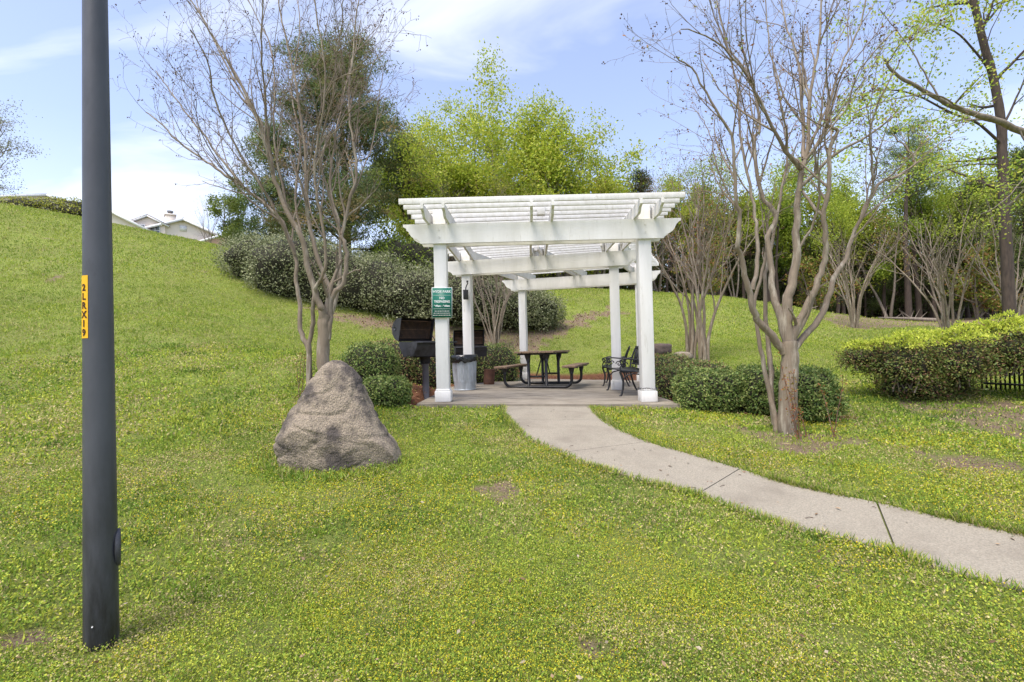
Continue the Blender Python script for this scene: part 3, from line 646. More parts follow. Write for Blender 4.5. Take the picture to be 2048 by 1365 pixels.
# small stones on the right
def stone(c, r, label, mt, sq=3.5, seed=0, rz=0):
    m = MB(); K, H = 28, 16; V = []
    for a in np.linspace(0, math.pi, H):
        for b_ in range(K):
            th = b_ * 2 * math.pi / K; d = np.array([math.sin(a) * math.cos(th), math.sin(a) * math.sin(th), math.cos(a)])
            q = 1 / (np.abs(d) ** sq).sum() ** (1 / sq); nz = 1 + .09 * mnoise.noise(Vector(d * 2.2) + Vector((seed, 0, 0))); V.append(d * q * nz)
    V = np.array(V) * np.array(r); cr_, sr = math.cos(rz), math.sin(rz); V = np.c_[V[:, 0] * cr_ - V[:, 1] * sr, V[:, 0] * sr + V[:, 1] * cr_, V[:, 2]] + np.array(c)
    ii = np.arange(H - 1)[:, None] * K; jj = np.arange(K)[None]; m.add(V, np.stack([ii + jj, ii + K + jj, ii + K + (jj + 1) % K, ii + (jj + 1) % K], -1).reshape(-1, 4))
    return tag(m.build('rock', mt, smooth=True), label, 'rock')
p = at(1318, 699, 11.5); stone(p, (.24, .2, .13), 'brown squared stone block behind the benches at the right of the pergola', ROCK2, 6, 1, .3)
p = at(1365, 713, 11.0); stone(p, (.22, .16, .1), 'low grey rock between the stone block and the pair of slender trees', ROCK, 2.5, 2)
p = at(1418, 742, 8.6); stone(p, (.13, .1, .055), 'small pale flat rock on top of the clipped hedge right of the pergola', ROCK, 2.5, 3)

# ------------------------------------------------------------------ grills
def grill(loc, rz, label, tilt):
    t_ = empty('park_grill', loc, rz, label, 'grill', 'open charcoal grills beside the pergola')
    m = MB(); m.tube([(0, 0, -.4), (0, 0, .66)], .052, 16); m.build('pedestal', PEDM, t_, smooth=False)
    m = MB(); m.tube([(0, 0, .60), (0, 0, .72)], .085, 12); m.box((-.15, -.12, .70), (.15, .12, .72)); m.build('mounting_plate', SOOT, t_)
    # firebox: trough with sloping sides
    W_, D_ = .35, .21; z0, z1 = .72, .95
    pr = [(-D_, z1), (-D_, z1 - .07), (-D_ * .55, z0), (D_ * .55, z0), (D_, z1 - .07), (D_, z1)]
    m = MB()
    for s_ in (-1, 1):
        m.poly([(s_ * W_, y, z) for y, z in (pr if s_ > 0 else pr[::-1])]); m.poly([(s_ * (W_ - .012), y, z) for y, z in (pr[::-1] if s_ > 0 else pr)])
    for k in range(5):
        (ya, za), (yb, zb) = pr[k], pr[k+1]; m.poly([(-W_, ya, za), (-W_, yb, zb), (W_, yb, zb), (W_, ya, za)]); m.poly([(-W_, ya * .96, za + .006), (W_, ya * .96, za + .006), (W_, yb * .96, zb + .006), (-W_, yb * .96, zb + .006)])
    fb = m.build('firebox', GRILLM, t_)
    m = MB(); m.box((-W_ - .02, -D_ - .15, z1 - .025), (W_ + .02, -D_ - .002, z1 - .005)); m.build('front_shelf', GRILLM, t_, bevel=.004)
    m = MB()
    for k in range(22): x = -W_ + .02 + k * (2 * W_ - .04) / 21; m.tube([(x, -D_ + .02, z1 - .03), (x, D_ - .02, z1 - .03)], .004, 5)
    m.build('cooking_grate', GRATE, t_)
    # lid: half barrel with end plates, hinged on the back edge
    lid = bpy.data.objects.new('lid', None); COL.objects.link(lid); lid.parent = t_; lid.location = (0, D_ + .01, z1 + .01); lid.rotation_euler = (math.radians(-tilt), 0, 0)
    th = np.linspace(0, math.pi, 7); R_l = .19
    ar = [(-R_l + R_l * math.cos(a), R_l * 1.05 * math.sin(a)) for a in th]
    m = MB()
    for k in range(len(ar) - 1):
        (ya, za), (yb, zb) = ar[k], ar[k+1]; m.poly([(-W_, ya, za), (W_, ya, za), (W_, yb, zb), (-W_, yb, zb)])
    m.build('shell', GRILLM, lid)
    m = MB()
    for k in range(len(ar) - 1):
        (ya, za), (yb, zb) = ar[k], ar[k+1]; f_ = lambda y, z: (-R_l + (y + R_l) * .97, z * .97)
        (ya, za), (yb, zb) = f_(ya, za), f_(yb, zb); m.poly([(-W_ + .006, ya, za), (-W_ + .006, yb, zb), (W_ - .006, yb, zb), (W_ - .006, ya, za)])
    m.build('inner_lining', SOOT, lid)
    for s_ in (-1, 1):
        m = MB(); e = [(s_ * (W_ + .004), y, z) for y, z in ar]; e2 = [(s_ * (W_ - .004), y, z) for y, z in ar]; m.poly(e); m.poly(e2[::-1])
        for k in range(len(e)): k2 = (k + 1) % len(e); m.poly([e[k], e2[k], e2[k2], e[k2]])
        m.tube([(s_ * (W_ + .004), -R_l, .12), (s_ * (W_ + .012), -R_l, .12)], .03, 12); m.build('end_plate', GRILLM, lid)
    m = MB()
    for k in range(26): x = -W_ + .04 + k * (2 * W_ - .08) / 25; m.tube([(x, -.05, .035), (x, -.33, .035)], .0035, 5)
    for y in (-.05, -.19, -.33): m.tube([(-W_ + .03, y, .04), (W_ - .03, y, .04)], .005, 5)
    m.build('warming_rack', GRATE, lid)
    for s_ in (1,):
        m = MB(); m.tube([(s_ * (W_ + .02), -.03, -.06), (s_ * (W_ + .02), -.2, .16)], .008, 6); m.build('hinge_arm', BLACK, lid)
    return t_
g1 = hit(852, 784); g1[2] = at(850, 684, g1[1])[2] - .95; grill(tuple(g1), math.radians(52), 'black pedestal grill with lid open and rack inside, left of the front left post', 78)
p2 = at(942, 762, 11.3); p2[2] = tz1(p2[0], p2[1]); grill(tuple(p2), math.radians(12), 'black grill with lid open standing behind the metal trash can', 78)

# ------------------------------------------------------------------ trash can
c0 = at(930, 781, 9.62); cx_, cy_ = c0[0], c0[1]; c0z = slabz(cx_, cy_) + .003
tc_ = empty('trash_can', (cx_, cy_, c0z), 0, 'ribbed galvanised trash can with black bag liner beside the middle left post', 'trash can')
m = MB(); K = 128; H = 30; V = []
for k in range(H):
    z = .64 * k / (H - 1); r = .20 + .036 * z / .64
    rib = .008 if .17 < z < .60 else 0
    if z < .17: r += .004 * math.sin(z * 130)
    th = np.arange(K) * 2 * math.pi / K; rr = r + rib * np.sign(np.sin(th * 32)) ; V.append(np.c_[rr * np.cos(th), rr * np.sin(th), np.full(K, z)])
ii = np.arange(H - 1)[:, None] * K; jj = np.arange(K)[None]; m.add(np.concatenate(V), np.stack([ii + jj, ii + (jj + 1) % K, ii + K + (jj + 1) % K, ii + K + jj], -1).reshape(-1, 4)); m.build('body', GALV, tc_)
m = MB(); th = np.linspace(0, 2 * math.pi, 65); m.tube([(.243 * math.cos(a), .243 * math.sin(a), .64) for a in th], .008, 6, caps=False); m.build('rim', GALV, tc_, smooth=True); m = MB(); m.tube([(.208 * math.cos(a), .208 * math.sin(a), .01) for a in th], .009, 6, caps=False); m.build('rim', GALV, tc_, smooth=True)
m = MB(); V = []; K = 72
for k, (r, z) in enumerate([(.12, .45), (.22, .6), (.235, .66), (.247, .672), (.262, .66), (.264, .60), (.258, .535)]):
    th = np.arange(K) * 2 * math.pi / K; wob = np.array([mnoise.noise(Vector((math.cos(a) * 4, math.sin(a) * 4, z * 6))) for a in th]); V.append(np.c_[(r + .008 * wob) * np.cos(th), (r + .008 * wob) * np.sin(th), z + .05 * wob * (k > 4)])
ii = np.arange(6)[:, None] * K; jj = np.arange(K)[None]; m.add(np.concatenate(V), np.stack([ii + jj, ii + (jj + 1) % K, ii + K + (jj + 1) % K, ii + K + jj], -1).reshape(-1, 4)); m.ng.append(list(range(K))); tag(m.build('bag_liner', BAG, tc_, smooth=True))
# brown metal bin behind it
pp = at(977, 767, 11.3); pp[2] = tz1(pp[0], pp[1])
m = MB(); m.lathe([(0, .02), (.115, .0), (.125, .2), (.13, .44), (.136, .455), (.122, .455), (.115, .2), (.0, .05)], 28, (0, 0, 0)); o = m.build('ash_bin', RUST); o.location = tuple(pp); o.rotation_euler = (0, math.radians(4), 0)
tag(o, 'rusty brown round bin between the trash can and the picnic table', 'bin')
# cable on the slab next to the post
m = MB(); m.tube([at(905, 784, 9.3) + np.array([0, 0, .0]), at(912, 786, 9.25), at(922, 783, 9.2), at(932, 783, 9.15), at(929, 788, 9.1), at(918, 789, 9.1)], .009, 6)
for q in m.v: q[:, 2] = np.array([slabz(x, y) for x, y in q[:, :2]]) + .012 + (q[:, 2] - q[:, 2].mean()) * .05
tag(m.build('cable', BLACK), 'short loop of dark cable on the slab in front of the trash can', 'cable')

# ------------------------------------------------------------------ picnic table
A = np.array([.495, 10.05]); B = np.array([.85, 11.25]); ax_ = unit(B - A); ra = math.atan2(ax_[1], ax_[0]) - math.pi / 2
mid = (A + B) / 2
pt = empty('picnic_table', (mid[0], mid[1], slabz(*mid) + .002), ra, 'wooden picnic table with two benches on black tube frames under the pergola', 'picnic table')
half = float(np.linalg.norm(B - A)) / 2
for s_ in (-1, 1):
    y = s_ * half; m = MB(); R_ = .03
    pts = [(-.69, y, .40)] + [(-.69, y, .20)] + [(-.69 + .14 * (1 - math.cos(a)), y, .17 - .14 * math.sin(a) + .0) for a in np.linspace(0, math.pi / 2, 7)] 
    pts += [(-x, yy, z) for x, yy, z in pts[::-1]]; m.tube(pts, R_, 10)
    m.build('base_frame', BLACK, pt, smooth=True)
    for x in (-.18, .18):
        m = MB(); m.tube([(x, y, .03), (x, y, .62), (x * 1.12, y, .68)], .032, 10); m.tube([(x, y, .52), (x * 1.1, y, .69)], [.034, .07], 8); m.build('leg', BLACK, pt, smooth=True)
    m = MB(); m.tube([(-.18, y, .24), (.18, y, .24)], .02, 8); m.build('cross_bar', BLACK, pt); m = MB(); m.bar((-.38, y, .695), (.38, y, .695), .06, .03); m.build('top_support', BLACK, pt)
    for x in (-.69, .69):
        m = MB(); m.tube([(x, y, .28), (x, y, .40)], [.032, .06], 8); m.bar((x - .13, y, .408), (x + .13, y, .408), .06, .02); m.build('seat_bracket', BLACK, pt)
    m = MB(); m.tube([(-.02, y, .26), (-.0, y - s_ * .5, .68)], .013, 6); m.build('brace', BLACK, pt)
def planks(name, x0, x1, n, z, th_, hl):
    m = MB(); w_ = (x1 - x0) / n
    for k in range(n): m.box((x0 + k * w_ + .004, -hl, z), (x0 + (k + 1) * w_ - .004, hl, z + th_))
    return m.build(name, PLANK, pt, bevel=.004)
planks('tabletop', -.40, .40, 5, .712, .038, .92)
planks('seat', -.83, -.55, 2, .42, .038, .92); planks('seat', .55, .83, 2, .42, .038, .92)
for y in (-.66 , .66): m = MB(); m.bar((-.4, y, .69), (.4, y, .69), .04, .03); m.build('apron', BLACK, pt)

# ------------------------------------------------------------------ benches (seen from the end, facing left)
def bench(loc, rz, label):
    t_ = empty('garden_bench', loc, rz, label, 'bench', 'black cast iron benches on the slab')
    Lh = .62
    for s_ in (-1, 1):
        y = s_ * Lh; m = MB()
        m.tube([(-.30, y, .0), (-.27, y, .03), (-.245, y, .12), (-.235, y, .25), (-.26, y, .34), (-.28, y, .40), (-.27, y, .43)], [.022,.016,.017,.018,.019,.02,.02], 8)
        m.tube([(.27, y, .0), (.245, y, .03), (.20, y, .14), (.165, y, .28), (.15, y, .40), (.17, y, .55), (.23, y, .72), (.27, y, .80), (.275, y, .83)], [.02,.016,.017,.018,.02,.019,.018,.018,.015], 8)
        m.tube([(-.24, y, .28), (-.17, y, .35), (-.06, y, .375), (.08, y, .35), (.15, y, .28)], .011, 6)
        m.tube([(-.27, y, .415), (.15, y, .40)], .018, 8); m.build('side_frame', BLACK, t_, smooth=True)
        m = MB(); a = [( .20, y, .62), (.10, y, .60), (-.05, y, .605), (-.20, y, .62), (-.28, y, .60)]
        for q in np.linspace(.5, 2.6, 22): r = .055 - .016 * q; a.append((-.262 - r * math.sin(q * math.pi) * 1.0, y, .565 + r * math.cos(q * math.pi) * 1.0)) if q > .9 else None
        m.tube(a, .012, 8)
        sp_ = [(-.27, y, .42), (-.285, y, .47)]
        m.tube(sp_ + [(-.25, y, .53), (-.22, y, .56)], .011, 6)
        for cx0, cz0, r0_, sg_ in ((-.20, .52, .05, 1), (-.06, .50, .055, -1)):
            m.tube([(cx0 + sg_ * (r0_ - .006 * q) * math.cos(q), y, cz0 + (r0_ - .006 * q) * math.sin(q)) for q in np.linspace(0, 7.5, 26)], .009, 6)
        m.tube([(-.02, y, .46), (.05, y, .43), (.13, y, .43)], .01, 6); m.build('armrest', BLACK, t_, smooth=True)
    m = MB()
    for k in range(7): x = -.27 + k * .065; zc = .435 - .02 * math.sin(k / 6 * math.pi); m.bar((x, -Lh + .02, zc), (x, Lh - .02, zc), .052, .014)
    m.build('seat', BLACK, t_, bevel=.003)
    m = MB()
    def bk(y, z): return (.165 + (z - .45) * .30, y, z)
    for z in (.50, .79): m.tube([bk(-Lh + .02, z), bk(Lh - .02, z)], .013, 8)
    m.tube([bk(y, .80 + .05 * math.cos(y / Lh * math.pi / 2)) for y in np.linspace(-Lh + .02, Lh - .02, 16)], .013, 8)
    k = 0
    for y in np.linspace(-Lh + .06, Lh - .06, 20): m.bar(bk(y, .50), bk(y, .80 + .04 * math.cos(y / Lh * math.pi / 2)), .030, .008, up=(1, 0, 0))
    for y in np.linspace(-.45, .45, 4):
        m.tube([bk(y + .1 * math.cos(a), .65 + .1 * math.sin(a)) for a in np.linspace(0, 2 * math.pi, 17)], .008, 6, caps=False)
    m.build('backrest', BLACK, t_)
    return t_
bench((2.06, 8.85, slabz(2.06, 8.85) + .002), math.radians(-1), 'black scrolled iron bench right behind the front right post, nearer of the two')
bench((2.34, 11.2, slabz(2.34, 11.2) + .002), math.radians(-14), 'farther black iron bench beyond the middle right post')

# ------------------------------------------------------------------ trees: generators
def polyline(pts, n=None, jit=0):
    P = np.array(pts, float); m_ = len(P)
    if m_ < 3: return P
    t0 = np.r_[0, np.cumsum(np.linalg.norm(np.diff(P, axis=0), axis=1))]; n = n or m_ * 4
    # catmull-rom
    out_ = []
    per = max(2, n // (m_ - 1))
    for i_ in range(m_ - 1):
        p0 = P[max(i_ - 1, 0)]; p1 = P[i_]; p2_ = P[i_+1]; p3 = P[min(i_ + 2, m_ - 1)]
        for t_ in np.arange(per) / per:
            out_.append(.5 * ((2 * p1) + (-p0 + p2_) * t_ + (2*p0 - 5*p1 + 4*p2_ - p3) * t_**2 + (-p0 + 3*p1 - 3*p2_ + p3) * t_**3))
    out_.append(P[-1]); return np.array(out_)
def shoot(p, d, L, n, wob, up, R):
    """a wandering shoot from p in direction d"""
    pts = [p]; st = L / n
    for _ in range(n):
        d = d + R.normal(size=3) * wob; d[2] += up; d = d / np.linalg.norm(d); p = p + d * st; pts.append(p)
    return np.array(pts)
def side_dir(t, R, a):
    v = R.normal(size=3); v -= t * v.dot(t); v /= np.linalg.norm(v) + 1e-9
    return t * math.cos(a) + v * math.sin(a)
def ramify(mbs, P, r0, r1, R, level, maxlev, spec, tips):
    """draw limb P, then side shoots; spec[level]=(count per metre, length range, angle range, wobble, up, start fraction)"""
    n = len(P); rad = r0 + (r1 - r0) * (np.linspace(0, 1, n) ** .8)
    k = 10 if r0 > .04 else (6 if r0 > .012 else (4 if r0 > .006 else 3))
    mbs[0 if r0 > .011 else 1].tube(P, rad, k, caps=False)
    if level >= maxlev: tips.append(P); return
    dens, (la, lb), (aa, ab), wob, up, st = spec[level]
    seg = np.linalg.norm(np.diff(P, axis=0), axis=1); Lt = seg.sum()
    cnt = max(1, int(round(dens * Lt * (1 - st) + R.random() - .5))) if dens * Lt > .3 else 0
    cum = np.r_[0, np.cumsum(seg)]
    for q in range(cnt):
        f = st + (1 - st) * (q + R.random()) / cnt; s_ = f * Lt; i_ = min(int(np.searchsorted(cum, s_)) - 1, n - 2); i_ = max(i_, 0)
        p = P[i_] + (P[i_+1] - P[i_]) * ((s_ - cum[i_]) / (seg[i_] + 1e-9)); t_ = (P[i_+1] - P[i_]) / (seg[i_] + 1e-9)
        rr = np.interp(f, np.linspace(0, 1, n), rad); L = (la + (lb - la) * R.random()) * (1.15 - .45 * f)
        d = side_dir(t_, R, math.radians(aa + (ab - aa) * R.random())); sh = shoot(p, d, L, 6 if level < 2 else 4, wob, up, R)
        cr_ = max(min(rr * .62, .0045 * 2 ** (maxlev - level) * 1.6), .0016); ramify(mbs, sh, cr_, max(cr_ * .35, .0013), R, level + 1, maxlev, spec, tips)
    tips.append(P[-3:])
def pods(mb, tips, R, prob, sz, n_per=3, cols=((.10,.06,.04), (.16,.10,.06))):
    Ps = []
    for T in tips:
        if R.random() < prob:
            for _ in range(n_per): Ps.append(T[-1] + R.normal(size=3) * sz * 1.8)
    if not Ps: return
    Ps = np.array(Ps); n = len(Ps)
    # little octahedra
    o_ = np.array([(1,0,0),(-1,0,0),(0,1,0),(0,-1,0),(0,0,1.2),(0,0,-1.2)]) * sz; V = (Ps[:, None] + o_[None] * (.7 + .6 * R.random((n, 1, 1)))).reshape(-1, 3)
    f_ = np.array([(0,2,4),(2,1,4),(1,3,4),(3,0,4),(2,0,5),(1,2,5),(3,1,5),(0,3,5)]); mb.add(V, tris=(np.arange(n)[:, None, None] * 6 + f_[None]).reshape(-1, 3), col=np.repeat(pick(cols, n), 6, 0))
SEED = leafmat('seed_head', 0, .9, .1)
LIMB = .86
def traced_tree(name, label, base, limbs, d0, spec, seed, leafcfg=None, podp=.5, maxlev=3, bark=MYRT, group=None, twig=TWIGL, podsz=.008):
    R = np.random.default_rng(seed); e = empty(name, (0, 0, 0), 0, label, 'tree', group)
    mbs = [MB(), MB()]; tips = []
    for pts, ra_, rb_, doff, st in limbs:
        n_ = len(pts); P = []
        for i_, (x, y) in enumerate(pts):
            f = i_ / (n_ - 1); P.append(at(x, y, d0 + doff[0] + (doff[1] - doff[0]) * f ** 1.1))
        P = polyline(P, n_ * 4); ra_ = ra_ * LIMB; P[1:-1] += R.normal(size=(len(P) - 2, 3)) * .006
        sp2 = [(a[0], a[1], a[2], a[3], a[4], st if k_ == 0 else a[5]) for k_, a in enumerate(spec)]
        ramify(mbs, P, ra_, rb_, R, 0, maxlev, sp2, tips)
    e.location = (0, 0, 0)
    tr = mbs[0].build('trunk', bark, e, smooth=True); tag(mbs[1].build('twigs', twig, e), kind='stuff')
    if podp > 0:
        s_ = MB(); pods(s_, tips, R, podp, podsz)
        if s_.n: tag(s_.build('seed_heads', SEED, e), kind='stuff')
    if leafcfg:
        prob, npl, sp_, L, cols = leafcfg; c_ = MB(); Ps = []
        for T in tips:
            if R.random() < prob:
                for _ in range(npl): Ps.append(T[R.integers(len(T))] + R.normal(size=3) * sp_)
        Ps = np.array(Ps); leaves(c_, Ps, rdir(len(Ps)), rdir(len(Ps)), L * (.6 + .8 * rnd.random(len(Ps))), L * .6, pick(cols, len(Ps))); c_.build('crown', LEAF, e)
    return e
MSPEC = [(5.0, (.38, .95), (14, 36), .10, .07, .25), (8.5, (.16, .5), (22, 60), .16, .05, .15), (13, (.05, .18), (25, 75), .25, .03, .15)]

LM = [
 ([(622,850),(619,790),(616,702),(604,670),(600,616),(594,563),(590,510),(565,446),(542,419),(489,377),(440,342),(412,324),(355,282),(320,245),(292,225)], .042, .006, (0,.3), .45),
 ([(489,377),(424,293),(374,229),(340,183),(312,142)], .016, .005, (.15,.5), .1),
 ([(626,850),(619,770),(620,686),(625,645),(627,604),(633,571),(648,545),(650,500),(640,420),(628,345),(640,250),(652,168),(641,76),(626,-10)], .036, .006, (.1,-.5), .45),
 ([(652,860),(648,760),(646,686),(650,630)], .088, .062, (0,0), 1.0),
 ([(648,700),(647,650),(645,625),(641,612),(627,575),(612,514),(604,477),(576,427),(550,362),(540,316),(527,263),(489,183),(443,103),(412,50),(374,-10)], .056, .006, (0,-.3), .45),
 ([(652,690),(656,640),(664,592),(649,555),(629,493),(614,430),(612,328),(605,259),(591,171),(576,95),(561,30),(553,-30)], .045, .006, (0,.3), .3),
 ([(655,680),(660,635),(664,592),(682,575),(692,530),(690,490),(683,469),(698,404),(713,350),(706,286),(698,210),(704,133),(713,38),(720,-20)], .042, .006, (0,.2), .3),
 ([(655,740),(655,660),(672,600),(680,514),(676,440),(660,373),(668,290),(685,200),(705,120),(722,40)], .032, .005, (.15,.8), .35),
 ([(540,316),(532,229),(527,160),(523,76),(527,-20)], .018, .005, (-.15,-.7), .1),
 ([(540,310),(515,240),(481,183),(431,88),(400,20),(392,-20)], .016, .005, (-.1,.5), .1),
 ([(576,427),(550,301),(548,229),(546,126),(527,57),(489,-10)], .016, .005, (-.1,.3), .15),
 ([(590,510),(560,440),(520,370),(470,290),(430,200),(415,120),(380,60)], .020, .005, (.1,-.6), .25),
 ([(626,343),(660,280),(692,234),(725,185),(750,120)], .013, .004, (-.1,-.4), .2),
 ([(614,430),(622,309),(656,179),(712,141),(735,112)], .013, .004, (.1,-.8), .25),
 ([(698,404),(730,330),(748,270),(758,205),(766,150)], .012, .004, (.1,.5), .2),
 ([(612,514),(590,400),(600,300),(585,180),(600,60),(590,-20)], .018, .005, (.0,1.0), .25),
 ([(565,446),(500,400),(440,330),(400,262),(392,200)], .012, .004, (.1,-.5), .25),
 ([(683,469),(655,380),(640,300),(665,200),(675,100),(690,-10)], .016, .005, (.1,-.5), .25),
]
ldm = hit(640, 800)[1]
traced_tree('crape_myrtle', 'large bare multi-stemmed crape myrtle with seed pods rising behind the boulder', None, LM, 5.35, MSPEC, 3, podp=.25, podsz=.006)
RMY = [
 ([(1580,885),(1576,861),(1576,782),(1581,730),(1578,685)], .125, .085, (0,0), 1.0),
 ([(1569,707),(1542,670),(1520,647),(1505,610),(1494,565),(1482,513),(1475,490),(1480,431),(1471,386),(1462,272),(1430,222),(1393,150),(1353,113)], .055, .006, (0,-.6), .5),
 ([(1505,580),(1516,520),(1512,460),(1507,409),(1490,330),(1478,250),(1470,150),(1440,40),(1430,-20)], .03, .006, (-.1,.5), .3),
 ([(1576,690),(1557,625),(1546,584),(1543,545),(1534,477),(1552,436),(1521,381),(1507,282),(1521,254),(1498,154),(1452,91),(1416,-10)], .055, .006, (0,.5), .4),
 ([(1580,700),(1574,632),(1576,595),(1587,557),(1594,500),(1593,431),(1598,386),(1605,336),(1616,291),(1621,182),(1639,91),(1643,-20)], .078, .008, (0,0), .45),
 ([(1603,340),(1580,313),(1552,268),(1516,195),(1493,150),(1430,82),(1362,59)], .034, .005, (0,-.7), .15),
 ([(1607,320),(1607,254),(1598,136),(1571,45),(1560,-20)], .028, .006, (0,.7), .15),
 ([(1582,700),(1591,659),(1610,621),(1632,572),(1649,520),(1652,481),(1646,431),(1657,381),(1661,295),(1675,263),(1652,245),(1666,182),(1680,136),(1720,50),(1735,-20)], .05, .006, (0,-.5), .4),
 ([(1646,431),(1616,400),(1600,350),(1640,240),(1655,140),(1700,30)], .024, .005, (-.2,.6), .2),
 ([(1585,708),(1595,689),(1640,636),(1655,595),(1674,546),(1692,520),(1711,459),(1757,372),(1802,350),(1830,325),(1812,295),(1785,270)], .05, .006, (0,.3), .45),
 ([(1711,459),(1740,400),(1745,340),(1740,260),(1765,190),(1800,120)], .02, .005, (.1,-.5), .15),
 ([(1556,875),(1552,850),(1542,801),(1527,730),(1516,662),(1510,600),(1530,520),(1535,450)], .045, .015, (.05,.3), .75),
 ([(1550,850),(1541,745),(1539,689),(1531,632),(1531,550),(1545,480),(1560,400),(1575,300),(1560,200),(1540,100),(1530,-10)], .04, .006, (.1,.9), .5),
 ([(1596,500),(1630,440),(1640,370),(1630,300),(1690,220),(1720,140),(1790,60)], .018, .005, (0,-.9), .2),
 ([(1480,431),(1440,350),(1420,270),(1400,230),(1380,215)], .012, .004, (0,.4), .2),
]
RSPEC = [(5.0, (.45, 1.25), (16, 42), .11, .06, .22), (8, (.15, .5), (22, 60), .17, .04, .15), (11, (.05, .16), (25, 75), .25, .03, .15)]
traced_tree('crape_myrtle', 'large bare crape myrtle with thick forking trunk in front of the round shrubs', None, RMY, 5.55, RSPEC, 5, leafcfg=(.12, 2, .02, .035, [(.30,.36,.04), (.30,.14,.05)]), podp=.2)
# root flare and shoots of the right tree
# generic crape myrtle / leafy trees as prototypes
def vase_tree(name, label, h, spread, stems, r0, seed, leaf=None, spec=None, maxlev=2, podp=.3, bark=MYRT, twig=TWIGL, cols=None, cat='tree', group=None, crook=.07):
    R = np.random.default_rng(seed); e = empty(name, (0, 0, 0), 0, label, cat, group); mbs = [MB(), MB()]; tips = []
    spec = spec or [(2.2, (.2*h, .42*h), (15, 38), .09, .06, .3), (3.4 / (h / 5), (.08*h, .18*h), (20, 50), .16, .04, .2), (5 / (h / 5), (.04*h, .09*h), (25, 60), .2, .02, .1)]
    for k in range(stems):
        a = k / stems * 2 * math.pi + R.random(); b_ = np.array([math.cos(a), math.sin(a), 0]) * r0 * 1.6
        tilt = spread * (.5 + .8 * R.random()) / h; d = np.array([math.cos(a) * tilt * .25, math.sin(a) * tilt * .25, 1.0]); d /= np.linalg.norm(d)
        p = b_ + np.array([0, 0, -.15]); pts = [p]; nseg = 12; st = h * (.8 + .25 * R.random()) / nseg
        for q in range(nseg):
            tgt = np.array([math.cos(a) * tilt * min(q / 4, 1.2), math.sin(a) * tilt * min(q / 4, 1.2), 1.0]); d = d * .75 + tgt / np.linalg.norm(tgt) * .25 + R.normal(size=3) * crook; d /= np.linalg.norm(d); p = p + d * st; pts.append(p)
        ramify(mbs, polyline(pts, 30), r0, .006 * h / 5, R, 0, maxlev, spec, tips)
    mbs[0].build('trunk', bark, e, smooth=True); tag(mbs[1].build('twigs', twig, e), kind='stuff')
    if podp:
        s_ = MB(); pods(s_, tips, R, podp, .012 * h / 5, 2, cols or ((.16,.10,.06), (.24,.15,.08))); tag(s_.build('seed_heads', SEED, e), kind='stuff')
    if leaf:
        prob, npl, sp_, L, lc = leaf; c_ = MB(); Ps = []
        for T in tips:
            if R.random() < prob:
                Ps.append(T[R.integers(len(T), size=npl)] + R.normal(size=(npl, 3)) * sp_)
        Ps = np.concatenate(Ps); leaves(c_, Ps, rdir(len(Ps)), rdir(len(Ps), .5), L * (.6 + .8 * rnd.random(len(Ps))), L * .65, pick(lc, len(Ps))); c_.build('crown', LEAF, e)
    return e
def put(e, px, py, d=None, s=1, rz=0, lean=(0, 0)):
    p = hit(px, py) if d is None else None
    if p is None:
        q = at(px, py, d); p = np.array([q[0], q[1], tz1(q[0], q[1])])
    e.location = tuple(p); e.scale = (s, s, s); e.rotation_euler = (lean[0], lean[1], rz); return e
BROWNT = ((.20,.12,.07), (.28,.16,.08), (.14,.09,.05))
# pair of slender myrtles right of the pergola
e = vase_tree('crape_myrtle', 'slender crape myrtle right of the pergola, left one of a pair with red brown twigs', 5.6, 2.0, 5, .055, 11, maxlev=3, podp=.7, cols=BROWNT, leaf=(.05, 2, .04, .06, [(.42,.34,.05), (.4,.16,.05)])); put(e, 1382, 724, rz=.3)
e = vase_tree('crape_myrtle', 'slender crape myrtle right of the pergola, right one of a pair with orange tinted leaves', 5.2, 2.1, 5, .06, 12, maxlev=3, podp=.7, cols=BROWNT, leaf=(.10, 3, .05, .06, [(.45,.28,.04), (.38,.14,.04), (.3,.33,.05)])); put(e, 1408, 726, rz=1.3)
e0 = vase_tree('crape_myrtle', 'pale bare crape myrtle on the slope behind the large right tree', 5.2, 3.4, 9, .05, 13, maxlev=2, podp=.2); put(e0, 1709, 656, rz=.2, s=1.0)
e1 = vase_tree('crape_myrtle', 'pale bare vase-shaped crape myrtle rising behind the yellow-topped hedge', 5.6, 3.6, 9, .055, 14, maxlev=2, podp=.2); put(e1, 1897, 655, d=19, s=1.0)
e2 = vase_tree('crape_myrtle', 'pale bare crape myrtle at the right edge beside the dark pine trunk', 5.4, 3.2, 8, .055, 15, maxlev=2, podp=.2); put(e2, 2032, 655, d=17.5, s=1.0)
e = vase_tree('crape_myrtle', 'bare brown crape myrtle stems in front of the shrub bank behind the pergola', 5.0, 2.2, 15, .026, 16, crook=.12, maxlev=3, podp=.4, cols=BROWNT); put(e, 990, 694, d=16.3)

